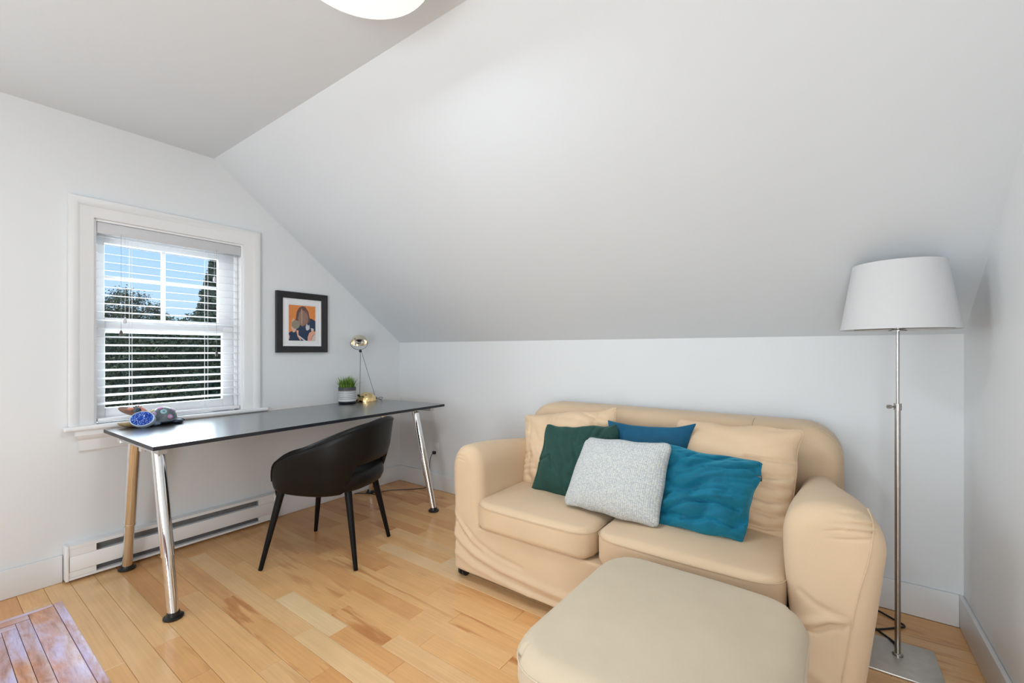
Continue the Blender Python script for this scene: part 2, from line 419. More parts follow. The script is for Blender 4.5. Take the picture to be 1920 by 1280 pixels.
# floor: sub-floor with each plank on it
floor = struct(obj('floor', box(-T, W + T, YR - T, T, -.1, -.012), M.under, smooth=False, origin=(0, 0, 0)))
PW = .0905; PY0 = -.013
gap = .0009
pm = bpy.data.meshes.new('plank')
b_ = .0012
def plank_vf(L, wd):   # bevelled board, local x 0..L
    z0, z1 = -.012, 0
    V = [(0, 0, z0), (L, 0, z0), (L, wd, z0), (0, wd, z0), (0, 0, z1 - b_), (L, 0, z1 - b_), (L, wd, z1 - b_), (0, wd, z1 - b_),
         (b_, b_, z1), (L - b_, b_, z1), (L - b_, wd - b_, z1), (b_, wd - b_, z1)]
    return V, [(0, 1, 5, 4), (1, 2, 6, 5), (2, 3, 7, 6), (3, 0, 4, 7), (4, 5, 9, 8), (5, 6, 10, 9), (6, 7, 11, 10), (7, 4, 8, 11), (8, 9, 10, 11)]
PLM = {}
def plank(x0, x1, row, tone, heart):
    ya = PY0 - PW * (row + 1) + gap / 2; yb = min(-.001, PY0 - PW * row - gap / 2)
    key = (round(x1 - x0 - gap, 3), round(yb - ya, 4))
    if key not in PLM:
        V, F = plank_vf(*key); me = bpy.data.meshes.new('plank'); me.from_pydata(V, [], F); me.materials.append(M.floor); me.update(); PLM[key] = me
    o = bpy.data.objects.new('plank', PLM[key]); COL.objects.link(o); o.parent = floor
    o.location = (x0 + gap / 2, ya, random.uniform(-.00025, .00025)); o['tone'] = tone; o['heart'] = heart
rp = random.Random(21)
# boards the photograph shows clearly: row -> [(joint x, tone of the board before it, heart streak)]
KNOWN = {17: [(.53, .45, .1), (1.067, .55, .15), (1.526, 1.0, 0), (1.898, .38, .1), (2.4, .45, .6)],
 16: [(.748, .5, .1), (1.39, .55, .5), (1.75, .5, 1.0), (2.6, .72, .1)], 15: [(.6, .45, .2), (1.30, .5, .6), (1.877, .55, 0), (2.7, .5, 0)],
 14: [(.7, .4, .3), (1.709, .35, .2), (2.22, .62, .1), (2.9, .6, 1)], 13: [(.9, .5, .2), (1.864, .6, .8), (2.45, .5, .9)],
 12: [(.6, .25, .2), (1.233, .3, .5), (1.634, .5, .1), (2.4, .58, 0)], 11: [(.45, .2, 0), (1.05, .35, .3), (2.088, .5, .4), (2.7, .4, 0)],
 10: [(.5, .2, .2), (1.0, .4, .2), (2.3, .85, .15)], 18: [(.228, .35, 0), (1.41, .75, 0), (2.6, .86, 0)],
 19: [(.861, .42, .3), (1.695, .45, 1.0), (2.2, .3, .1)], 20: [(.675, .35, .2), (1.5, .62, .1), (2.2, .72, .4)],
 21: [(.83, .22, .1), (1.75, .6, .1)], 22: [(1.014, .68, 0), (1.335, .42, .3), (1.9, .4, 0)], 23: [(1.5, .7, 0)], 24: [(1.028, .68, 0), (1.6, .5, 0)]}
for row in range(-1, 31):
    if row == -1:
        x = .0
    x = 0.0; first = True; kn = list(KNOWN.get(row, []))
    while x < W - .02:
        if kn: xe, tone, ht = kn.pop(0)
        else:
            L = rp.choice([.3, .38, .45, .52, .6, .68, .75, .85, .95, 1.1])
            if first: L *= rp.uniform(.35, 1)
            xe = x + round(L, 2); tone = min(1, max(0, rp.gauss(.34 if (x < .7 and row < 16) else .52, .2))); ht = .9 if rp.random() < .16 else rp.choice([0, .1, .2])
        first = False
        if xe > W - .15: xe = W
        xe = min(xe, W)
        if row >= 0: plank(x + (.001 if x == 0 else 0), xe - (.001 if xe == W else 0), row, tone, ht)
        x = xe
far = []
for row in range(31, 60):
    x = 0.0
    while x < W - .02:
        xe = min(W, x + rp.uniform(.4, 1.1))
        if xe > W - .2: xe = W
        V, F = plank_vf(xe - x - gap, PW - gap); far.append(([(p[0] + x + gap / 2, p[1] + PY0 - PW * (row + 1), p[2]) for p in V], F)); x = xe
o = obj('plank_field', join(*far), M.floor, floor, smooth=False); o['kind'] = 'stuff'; o['tone'] = .5; o['heart'] = .2

# baseboards
BH, BT = .14, .016
HY0, HY1 = -2.205, -1.15
def bboard(name, x0, x1, y0, y1): return struct(obj(name, rbox(x0, x1, y0, y1, 0.001, BH, .003, 1), M.trim))
lb = bboard('baseboard_left', 0.0005, BT, YR, HY0 - .002)
obj('baseboard_left_run', rbox(0.0005, BT, HY1 + .002, -.0005, 0.001, BH, .003, 1), M.trim, lb)
bboard('baseboard_back', BT, W - BT, -BT, -.0005)
bboard('baseboard_right', W - BT, W - .0005, YR, -.0005)

# ------------------------------------------------------------------ window
win = struct(obj('window_1', join(box(-.16, -.001, WY0 - .001, WY0 + .012, WZ0, WZ1), box(-.16, -.001, WY1 - .012, WY1 + .001, WZ0, WZ1), box(-.16, -.001, WY0 + .012, WY1 - .012, WZ1 - .012, WZ1), box(-.17, -.001, WY0 + .012, WY1 - .012, WZ0, WZ0 + .012)), M.white, smooth=False, origin=(0, -1.715, .785)))
# casing with a raised backband, mitred like a picture frame: profile (offset from opening, projection)
prof = [(0, .0005), (0, .016), (.004, .018), (.054, .0195), (.058, .0205), (.066, .027), (.092, .030), (.100, .027), (.100, .0005)]
def casing():
    V = []; F = []; n = len(prof)
    for (yy, zz, dy, dz) in ((WY0, WZ0 + .012, -1, 0), (WY0, WZ1, -1, 1), (WY1, WZ1, 1, 1), (WY1, WZ0 + .012, 1, 0)):
        for d, p in prof: V.append((p, yy + dy * d, zz + dz * d))
    for s_ in range(3):
        for k in range(n - 1): F.append([s_ * n + k, s_ * n + k + 1, (s_ + 1) * n + k + 1, (s_ + 1) * n + k])
    return V, F
obj('window_casing', casing(), M.trim, win)
obj('window_sill', join(rbox(0.0005, .052, -2.208, -1.195, .7765, .801, .010, 3), box(-.03, .01, WY0 + .013, WY1 - .013, .786, .797)), M.trim, win)
ap = [(.0005, .776), (.036, .776), (.036, .750), (.028, .735), (.018, .722), (.018, .668), (.014, .662), (.0005, .660)]
def apron():
    V = []; n = len(ap)
    for y, s_ in ((-2.165, 1), (-1.238, -1)):
        for x, z in ap: V.append((x, y + s_ * (.036 - x) * .9, z))
    return V, [list(range(n)), list(range(n, 2 * n))] + [[k, (k + 1) % n, n + (k + 1) % n, n + k] for k in range(n)]
obj('window_apron', apron(), M.trim, win, smooth=False)
def sash(name, x0, x1, y0, y1, z0, z1, st, top, bot):
    return obj(name, join(rbox(x0, x1, y0, y0 + st[0], z0, z1, .003, 1), rbox(x0, x1, y1 - st[1], y1, z0, z1, .003, 1),
                          rbox(x0, x1, y0 + st[0], y1 - st[1], z1 - top, z1, .003, 1), rbox(x0, x1, y0 + st[0], y1 - st[1], z0, z0 + bot, .003, 1)), M.white, win)
YA, YB = WY0 + .012, WY1 - .012
us = sash('upper_sash', -.145, -.112, YA, YB, 1.30, 1.90, (.055, .095), .09, .085)
obj('glazing_bar', rbox(-.138, -.118, -1.757, -1.737, 1.385, 1.81, .002, 1), M.white, us)
obj('glazing_bar', rbox(-.139, -.119, YA + .055, YB - .095, 1.606, 1.626, .002, 1), M.white, us)
obj('window_pane', box(-.130, -.127, YA + .05, YB - .09, 1.38, 1.815), M.glass, us, smooth=False)
ls = sash('lower_sash', -.108, -.075, YA, YB, .80, 1.355, (.05, .082), .04, .075)
obj('window_pane', box(-.093, -.090, YA + .045, YB - .08, .87, 1.318), M.glass, ls, smooth=False)
obj('side_track', rbox(-.07, -.045, YB - .02, YB - .002, .80, 1.90, .002, 1), M.white, win)

# blind
BL = empty('window_blind', (-.03, -1.715, .80), 'white horizontal slat blind hanging lowered and open in the window', 'blind')
obj('valance', join(rbox(-.062, -.004, WY0 + .014, WY1 - .014, 1.846, 1.902, .003, 1), rbox(-.004, .002, WY0 + .014, WY1 - .014, 1.838, 1.898, .002, 1)), M.valance, BL)
sv, sf = [], []
a_ = R(10)
def slat_vf(zc):
    V = []
    xs = np.linspace(-.024, .024, 5); h = .0009
    rings = []
    for y in (WY0 + .018, WY1 - .018):
        ring = []
        for x in xs: ring.append((x, y, .0012 * (1 - (x / .024) ** 2) + h))
        for x in xs[::-1]: ring.append((x, y, .0012 * (1 - (x / .024) ** 2) - h))
        rings.append([(-.032 + x * math.cos(a_) + z * math.sin(a_), y, zc - x * math.sin(a_) + z * math.cos(a_)) for x, y, z in ring])
    return loft(rings)
z = 1.828; k = 0
first = None
while z > .86:
    if first is None: first = obj('slat', slat_vf(z), M.slat, BL, smooth=False)
    else:
        s = first.copy(); COL.objects.link(s); s.parent = BL; s.location = (0, 0, -k * .0462)
    k += 1; z -= .0462
obj('bottom_rail', rbox(-.058, -.006, WY0 + .018, WY1 - .018, .806, .826, .004, 1), M.slat, BL)
for y in (-1.925, -1.548):
    for x in (-.058, -.006):
        obj('ladder_cord', tube([(x, y, .82), (x, y, 1.85)], .0011, 5), M.slat, BL)
for y, z1_, dark in ((-1.975, 1.30, 1), (-1.958, 1.375, 0), (-1.515, 1.665, 0), (-1.503, 1.185, 1)):
    c = obj('pull_cord', tube([(.006, y, z1_), (.006, y, 1.85)], .0007, 5), M.slotgrey if dark else M.valance, BL)
    obj('tassel', lathe([(.002, .012), (.006, .004), (.0085, -.012), (.007, -.022), (.002, -.024)], (.006, y, z1_), 10), mat('tassel_wood', (.10, .085, .07), .5) if dark else M.valance, c)

# outside: lawn and trees
struct(obj('ground', box(-30, -.6, -22, 22, -3.3, -3.1), M.lawn, smooth=False))
def tree(name, label, cx, cy, z0, z1, rad, n, leaf, m, shape, seed, dark=None):
    rng = np.random.default_rng(seed)
    root = empty(name, (cx, cy, -3.1), label, 'tree')
    H = z1 - z0
    t = rng.random(n) ** (.8 if shape == 'cone' else 1)
    th = rng.random(n) * 2 * np.pi
    if shape == 'cone': rr = rad * (1 - t) ** .75 * (.72 + .28 * np.sin(t * 40 + 2 * np.sin(th * 2))) + .03
    elif shape == 'col': rr = rad * np.minimum(1, ((1 - t) * 4.5) ** .5)
    else: rr = rad * np.sqrt(np.maximum(.02, 1 - (2 * t - 1) ** 2))
    bumpr = 1 + .12 * np.sin(3 * th + 5 * t) + .09 * np.sin(7 * th - 11 * t)
    rr = rr * bumpr * (1 - .45 * rng.random(n) ** 2)
    P = np.stack([cx + rr * np.cos(th), cy + rr * np.sin(th), z0 + t * H + rng.normal(0, .05, n)], 1)
    if shape == 'loose':   # leaves gathered along twigs so the sky shows between
        K = 150; ck = P[rng.integers(0, n, K)]; P = ck[rng.integers(0, K, n)] + rng.normal(0, .06, (n, 3))
    a = rng.normal(size=(n, 3)); a /= np.linalg.norm(a, axis=1, keepdims=True)
    b = np.cross(a, rng.normal(size=(n, 3))); b /= np.linalg.norm(b, axis=1, keepdims=True)
    s_ = leaf * (.6 + .8 * rng.random((n, 1)))
    V = np.stack([P - a * s_, P + b * s_ * .5, P + a * s_, P - b * s_ * .5], 1).reshape(-1, 3) - np.array([cx, cy, -3.1])
    me = bpy.data.meshes.new('foliage'); me.vertices.add(4 * n); me.vertices.foreach_set('co', V.ravel())
    me.loops.add(4 * n); me.loops.foreach_set('vertex_index', np.arange(4 * n, dtype=np.int32))
    me.polygons.add(n); me.polygons.foreach_set('loop_start', np.arange(0, 4 * n, 4, dtype=np.int32))
    me.update(calc_edges=True); me.validate(); me.materials.append(m)
    fo = bpy.data.objects.new('foliage', me); COL.objects.link(fo); fo.parent = root; fo['kind'] = 'stuff'
    top = z0 + H * .75
    obj('trunk', tube([(cx, cy, -3.1), (cx + .03, cy, (z0 + top) / 2), (cx, cy, top)], [.12, .08, .02], 8), M.bark, root)
    if shape == 'loose':
        rr_ = random.Random(seed)
        br = []
        for i in range(12):
            q = ck[rr_.randrange(K)]; br.append(tube([(cx, cy, z0 + H * .1), ((cx + q[0]) / 2, (cy + q[1]) / 2, (z0 + q[2]) / 2 + .1), tuple(q)], [.03, .018, .006], 5))
        obj('branches', join(*br), M.bark, root)
    return root
def leaves(P, leaf, rng, org):
    n = len(P); a = rng.normal(size=(n, 3)); a /= np.linalg.norm(a, axis=1, keepdims=True)
    b = np.cross(a, rng.normal(size=(n, 3))); b /= np.linalg.norm(b, axis=1, keepdims=True)
    s_ = leaf * (.6 + .8 * rng.random((n, 1)))
    return np.stack([P - a * s_, P + b * s_ * .5, P + a * s_, P - b * s_ * .5], 1).reshape(-1, 3) - np.array(org)
def leaf_obj(V, m, parent):
    n = len(V) // 4
    me = bpy.data.meshes.new('foliage'); me.vertices.add(4 * n); me.vertices.foreach_set('co', V.ravel())
    me.loops.add(4 * n); me.loops.foreach_set('vertex_index', np.arange(4 * n, dtype=np.int32))
    me.polygons.add(n); me.polygons.foreach_set('loop_start', np.arange(0, 4 * n, 4, dtype=np.int32))
    me.update(calc_edges=True); me.validate(); me.materials.append(m)
    fo = bpy.data.objects.new('foliage', me); COL.objects.link(fo); fo.parent = parent; fo['kind'] = 'stuff'
hg = empty('hedge', (-8.4, .5, -3.1), 'tall dense dark green hedge filling the lower half of the window view', 'hedge')
def htop(y): return 1.66 + .34 * sstep(.1, .9, y) + .07 * math.sin(y * 5.1) + .05 * math.sin(y * 11.7 + 1)
rng = np.random.default_rng(5); HN = 110000
hy = rng.uniform(-4.2, 5.2, HN); tops = np.array([htop(y) for y in hy]); u = rng.random(HN)
hz = np.where(u < .85, rng.uniform(-1.6, 1, HN) * 1.0, 0); hz = -1.6 + (tops + 1.6) * rng.random(HN) ** .8
edge = np.clip((tops - hz) / .5, 0, 1) ** .5
hxp = -8.5 + edge * (.42 + .10 * np.sin(hy * 6 + hz * 4) + .08 * np.sin(hz * 9 - hy * 3)) * (1 - .5 * rng.random(HN) ** 2) - .5 * (1 - edge) * rng.random(HN)
leaf_obj(leaves(np.stack([hxp, hy, hz + rng.normal(0, .05, HN)], 1), .034, rng, (-8.4, .5, -3.1)), M.hedge, hg)
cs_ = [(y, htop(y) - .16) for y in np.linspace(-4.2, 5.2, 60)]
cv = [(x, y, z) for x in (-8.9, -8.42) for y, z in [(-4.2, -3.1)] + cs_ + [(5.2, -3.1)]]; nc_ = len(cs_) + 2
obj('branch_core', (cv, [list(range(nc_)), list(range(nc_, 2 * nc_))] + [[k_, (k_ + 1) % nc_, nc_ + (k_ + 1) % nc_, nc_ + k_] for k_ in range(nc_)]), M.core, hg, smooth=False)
tree('conifer_tree', 'tall pointed conifer rising into the sky behind the hedge', -10.4, 2.25, -.6, 3.75, 1.0, 30000, .034, M.conifer, 'cone', 50)
tree('loose_leaved_tree', 'airy loose-leaved tree with sky gaps above the hedge', -9.9, .30, 1.40, 2.50, .66, 12000, .022, M.decid, 'loose', 51)

# ------------------------------------------------------------------ baseboard heater
ht = empty('baseboard_heater', (.03, (HY0 + HY1) / 2, 0.012), 'long low white electric baseboard heater under the desk along the window wall', 'heater')
hx = .062
obj('body', join(box(.0005, .02, HY0 + .014, HY1 - .014, .014, .186), box(.0005, hx, HY0 + .014, HY1 - .014, .172, .188), box(.0005, hx, HY0 + .014, HY1 - .014, .014, .026)), M.white, ht, smooth=False)
obj('front_panel', rbox(hx - .006, hx, HY0 + .016, HY1 - .016, .056, .134, .002, 1), M.white, ht)
obj('end_cap', rbox(.0005, hx + .004, HY0, HY0 + .014, .012, .190, .003, 1), M.white, ht)
obj('end_cap', rbox(.0005, hx + .004, HY1 - .014, HY1, .012, .190, .003, 1), M.white, ht)
for y0, y1 in ((HY0 + .014, HY0 + .118), (HY1 - .118, HY1 - .014)):
    obj('blank_plate', box(hx - .008, hx - .002, y0, y1, .135, .171), M.white, ht, smooth=False)
    obj('blank_plate', box(hx - .008, hx - .002, y0, y1, .027, .055), M.white, ht, smooth=False)
obj('upper_louvre', join(box(.021, .03, HY0 + .118, HY1 - .118, .133, .172), *[box(.031, .034, HY0 + .12, HY1 - .12, zz, zz + .004) for zz in (.142, .158)]), M.slotgrey, ht, smooth=False)
obj('lower_slot', box(.021, .035, HY0 + .118, HY1 - .118, .026, .056), M.dark, ht, smooth=False)

# ------------------------------------------------------------------ wall picture
pc = empty('framed_picture', (.002, -.934, 1.183), 'black framed print of a long-haired person with white mat beside the window', 'picture')
py0, py1, pz0, pz1 = -1.131, -.739, 1.183, 1.630
def frame_vf(y0, y1, z0, z1, wd, x0, x1, drop=.006):
    V = []; F = []
    pr_ = [(0, x0), (0, x1), (wd * .3, x1), (wd * .42, x1 - .002), (wd, x1 - drop), (wd, x0)]
    n = len(pr_)
    for yy, zz, dy, dz in ((y0, z0, 1, 1), (y0, z1, 1, -1), (y1, z1, -1, -1), (y1, z0, -1, 1)):
        for d, x in pr_: V.append((x, yy + dy * d, zz + dz * d))
    for s_ in range(4):
        for k in range(n): F.append([s_ * n + k, s_ * n + (k + 1) % n, ((s_ + 1) % 4) * n + (k + 1) % n, ((s_ + 1) % 4) * n + k])
    return V, F
obj('frame', frame_vf(py0, py1, pz0, pz1, .047, .001, .028, .008), M.frame, pc, smooth=False)
obj('mat_board', frame_vf(py0 + .042, py1 - .042, pz0 + .038, pz1 - .038, .050, .006, .015, .001), M.mat, pc, smooth=False)
qy0, qy1, qz0, qz1 = -1.04, -.83, 1.268, 1.536
obj('inner_mat', box(.004, .0095, qy0 - .012, qy1 + .012, qz0 - .012, qz1 + .012), M.mat, pc, smooth=False)
cols = dict(orange=srgb(226, 140, 72), hair=srgb(104, 78, 74), hair2=srgb(150, 118, 104), face=srgb(152, 120, 108), navy=srgb(38, 56, 84), skin=srgb(228, 168, 142), hand=srgb(222, 178, 158), strap=srgb(205, 205, 212), grey=srgb(150, 140, 122), pale=srgb(214, 196, 190), blond=srgb(186, 150, 124))
names = list(cols); pm_ = [mat('print_' + k, cols[k], .5, var=.06, vscale=60) for k in names]
PV = []; PF = []; PMi = []; lay = [0]
def shape(pts, c):     # pts in print units u,v 0..1 (v up)
    lay[0] += 1; x = .0098 + lay[0] * .00006; n0 = len(PV)
    for u, v in pts: PV.append((x, qy0 + u * (qy1 - qy0), qz0 + v * (qz1 - qz0)))
    PF.append(list(range(n0, len(PV)))); PMi.append(names.index(c))
def ell(cu, cv, ru, rv, n=22, a0=0): return [(cu + ru * math.cos(2 * math.pi * k / n), cv + rv * math.sin(2 * math.pi * k / n)) for k in range(n)]
shape([(0, 0), (1, 0), (1, 1), (0, 1)], 'orange')
shape([(0, 0), (1, 0), (1, .58), (.86, .64), (.70, .66), (.40, .5), (.28, .36), (.14, .28), (0, .22)], 'navy')
shape([(.27, .66), (.30, .82), (.38, .93), (.50, .985), (.62, .965), (.72, .85), (.77, .68), (.79, .56), (.68, .48), (.52, .40), (.36, .48), (.24, .56)], 'hair')
shape([(.34, .62), (.38, .78), (.46, .86), (.58, .86), (.66, .74), (.68, .60), (.60, .46), (.48, .42), (.38, .48)], 'face')
shape([(.455, .52), (.455, .88), (.475, .92), (.50, .90), (.51, .56), (.49, .46)], 'blond')
shape([(.60, .5), (.64, .84), (.70, .74), (.72, .6), (.68, .5)], 'hair2')
shape([(.10, .34), (.12, .56), (.18, .64), (.22, .58), (.24, .46), (.30, .36), (.24, .25), (.16, .24)], 'hand')
shape(ell(.26, .46, .15, .12), 'grey')
shape([(.28, .30), (.36, .30), (.36, .18), (.46, .04), (.42, .02), (.32, .14)], 'skin')
shape([(.38, .16), (.66, .0), (.58, .0), (.36, .13)], 'strap')
shape([(.62, .40), (.66, .50), (.72, .44), (.76, .48), (.78, .36), (.70, .30), (.64, .32)], 'strap')
shape([(.82, .38), (.92, .36), (.94, .31), (.84, .28)], 'pale')
shape([(.70, .0), (.70, .12), (.76, .24), (.88, .30), (1, .28), (1, .20), (.90, .18), (.84, .08), (.84, 0)], 'skin')
shape([(.84, 0), (.86, .10), (.92, .18), (1, .20), (1, 0)], 'pale')
shape([(0, .05), (.04, .06), (.05, .14), (0, .2)], 'skin')
obj('print', (PV, PF), None, pc, smooth=False, mats=pm_, fm=PMi)

# ------------------------------------------------------------------ ceiling lamp
cl = empty('ceiling_lamp', (2.087, -1.888, 2.44), 'round white opal glass lamp mounted flush on the flat ceiling, lit', 'ceiling lamp')
obj('ceiling_plate', lathe([(.13, -.03), (.13, -.001)], (2.087, -1.888, 2.44), 40), M.white, cl)
dp = [(.205, -.028), (.222, -.045), (.226, -.066), (.218, -.088)] + [(.218 * math.cos(a), -.088 - .030 * math.sin(a)) for a in np.linspace(.2, 1.5, 8)]
obj('glass_shade', lathe(dp, (2.087, -1.888, 2.44), 56), M.dome, cl)

# ------------------------------------------------------------------ desk
dk = empty('desk', (.42, -1.14, 0), 'long black-topped desk on slanted chrome tube legs below the window', 'desk')
DC = [(.068, -2.060), (.822, -2.046), (.770, -.195), (.012, -.268)]
cx_, cy_ = np.mean(DC, axis=0)
obj('tabletop', prism(DC, .757, .775), None, dk, smooth=False, mats=[M.desk, M.deskedge], fm=[1, 0, 1, 1, 1, 1])
def on_desk(u, v, ins=0):  # u along x (0 wall..1), v along length
    a = np.array(DC[0]) * (1 - u) + np.array(DC[1]) * u; b = np.array(DC[3]) * (1 - u) + np.array(DC[2]) * u
    p = a * (1 - v) + b * v; return float(p[0]), float(p[1])
def strip(u0, u1, v0, v1, z0, z1): return prism([on_desk(u0, v0), on_desk(u1, v0), on_desk(u1, v1), on_desk(u0, v1)], z0, z1)
obj('frame', join(strip(.28, .34, .03, .97, .722, .7565), strip(.70, .76, .03, .97, .722, .7565), strip(.12, .90, .022, .04, .722, .7565), strip(.12, .90, .96, .978, .722, .7565)), M.greymetal, dk, smooth=False)
for v in (.018, .972):
    for u in (.16, .62):
        obj('bracket', strip(u, u + .05, v - .004, v + .006, .715, .7565), M.chrome, dk, smooth=False)
LEGS = [((.655, -1.985), (.842, -1.978)), ((.300, -1.985), (.109, -1.973)), ((.640, -.385), (.841, -.381)), ((.290, -.39), (.098, -.392))]
for (tx, ty), (fx, fy) in LEGS:
    P = lambda t: (tx + (fx - tx) * t, ty + (fy - ty) * t, .745 + (.012 - .745) * t)
    lg = obj('leg', tube([P(0), P(.655), P(.657)], [.0265, .0265, .0245], 24), M.chrome, dk)
    obj('lower_tube', tube([P(.64), P(.99)], .0225, 24), M.chrome, lg)
    obj('joint_ring', tube([P(.648), P(.66)], .0272, 24), M.chrome, lg)
    obj('foot', lathe([(.034, 0), (.039, .003), (.039, .009), (.028, .014), (.024, .03)], (fx, fy, .0006), 24), M.black, lg)
    obj('top_collar', lathe([(.033, 0), (.033, .02)], (tx, ty, .733), 20), M.chrome, lg)

# ------------------------------------------------------------------ desk chair (local: back +y, then turned)
ch = empty('desk_chair', (.81, -1.187, 0), 'black leather tub chair with a back slot and splayed legs, at the desk', 'chair')
CA = R(-67); ca, sa = math.cos(CA), math.sin(CA)
def cw(p): return (.81 + p[0] * ca - p[1] * sa, -1.187 + p[0] * sa + p[1] * ca, p[2])
def ct(vf): return [cw(p) for p in vf[0]], vf[1]
def plan(ph, s):       # ph 0 = back centre; superellipse plan outline
    c, n_ = math.cos(ph), math.sin(ph); e_ = 2 / 2.5
    return (.292 * s * math.copysign(abs(n_) ** e_, n_), (.275 if c > 0 else .325) * s * math.copysign(abs(c) ** e_, c) + .0)
def chair_top(a):
    z = .796 - .012 * (a / 20) ** 2 if a < 20 else .784 - .222 * max(0, (a - 20) / 100) ** 1.6
    return z - .115 * sstep(112, 141, a)
def shell():
    rings = []; PH = R(141); NP = 84
    for i in range(NP + 1):
        ph = -PH + 2 * PH * i / NP; a = abs(math.degrees(ph))
        zt = chair_top(a)
        zl = .415 + .155 * (1 - sstep(27, 42, a))
        thk = .017 * (1 if a < 128 else 1 - .5 * sstep(128, 141, a))
        ring = []
        def pt(t, off):
            z = zl + (zt - zl) * t; h = (z - .415) / .38
            lean = .06 * h * max(0, math.cos(ph))
            s = .86 + .14 * min(1, max(0, h) * 1.8) ** .7
            x, y = plan(ph, s + off); return (x, y + lean, z)
        o_ = thk / .285
        ts = np.linspace(0, 1, 9)
        for t in ts: ring.append(pt(t, o_))
        zz = pt(1, 0); ring.append((zz[0], zz[1], zz[2] + thk * .75))
        for t in ts[::-1]: ring.append(pt(t, -o_))
        zz = pt(0, 0); ring.append((zz[0], zz[1], zz[2] - thk * .6))
        rings.append(ring)
    return loft(rings)
obj('backrest', ct(shell()), M.leather, ch, smooth='all')
def seatpad():
    rings = []
    for s, z in ((.55, .408), (.80, .41), (.90, .425), (.945, .455), (.945, .485), (.92, .508), (.86, .522), (.6, .53), (.25, .528)):
        rings.append([(lambda p: (p[0], p[1] * 1.0 - .01 + (.05 if p[1] > 0 else 0) * (p[1] / .27), z))(plan(2 * math.pi * k / 48, s * .97)) for k in range(48)])
    return loft(rings)
obj('seat', ct(seatpad()), M.leather, ch, smooth='all')
def loc_(p):           # world floor point -> local
    dx, dy = p[0] - .81, p[1] + 1.187; return (dx * ca + dy * sa, -dx * sa + dy * ca)
for fp in ((.714, -1.551), (.465, -1.09), (1.136, -1.246), (.927, -.86)):
    lx, ly = loc_(fp); tx, ty = lx * .72, ly * .70
    obj('leg', ct(tube([(tx, ty, .432), (lx, ly, .001)], [.021, .0115], 16)), M.legblack, ch)
# welt along the rim
rim = []
for i in range(73):
    ph = R(-127) + 2 * R(127) * i / 72; a = abs(math.degrees(ph)); zt = chair_top(a)
    h = (zt - .415) / .38; s = .86 + .14 * min(1, max(0, h) * 1.8) ** .7; x, y = plan(ph, s + .017 / .285 + .004); rim.append((x, y + .06 * h * max(0, math.cos(ph)), zt - .006))
obj('rim_seam', ct(tube(rim, .0022, 6)), M.leather, ch)

# ------------------------------------------------------------------ sofa
sf_ = empty('sofa', (2.48, -.52, 0), 'beige slipcovered two-seat sofa with rounded arms against the back wall', 'sofa')
def fold_lines(x, z, lines):
    d = 0
    for A, s, pts in lines:
        best = 9
        for i in range(len(pts) - 1):
            (x0, z0), (x1, z1) = pts[i], pts[i + 1]; L2 = (x1 - x0) ** 2 + (z1 - z0) ** 2
            t = min(1, max(0, ((x - x0) * (x1 - x0) + (z - z0) * (z1 - z0)) / L2))
            best = min(best, math.hypot(x - x0 - t * (x1 - x0), z - z0 - t * (z1 - z0)))
        d += A * math.exp(-(best / s) ** 2)
    return d
FOLDS = [(-.009, .008, [(1.60, .335), (1.64, .305), (1.69, .25), (1.745, .205), (1.80, .185)]), (.006, .012, [(1.60, .355), (1.67, .295), (1.74, .24)]),
         (-.010, .010, [(1.60, .235), (1.66, .185), (1.74, .14), (1.9, .105), (2.15, .088), (2.6, .085)]), (.010, .016, [(1.60, .26), (1.68, .20), (1.78, .16), (1.95, .13), (2.2, .115), (2.6, .11), (3.1, .115)]),
         (.006, .014, [(1.60, .15), (1.75, .10), (2.1, .070)]), (-.006, .010, [(1.70, .29), (1.78, .23), (1.9, .19), (2.05, .175)])]
def base_vf():
    V, F = rbox(1.625, 3.235, -.9865, -.10, .056, .302, .012, 2, (130, 12, 30)); out = []
    for x, y, z in V:
        if y < -.95: y -= fold_lines(x, z, FOLDS); z -= .010 * math.sin((x - 1.62) / 1.68 * math.pi) * (1 if z < .1 else 0)
        out.append((x, y, z))
    return out, F
obj('base', base_vf(), M.sofa, sf_, smooth='all')
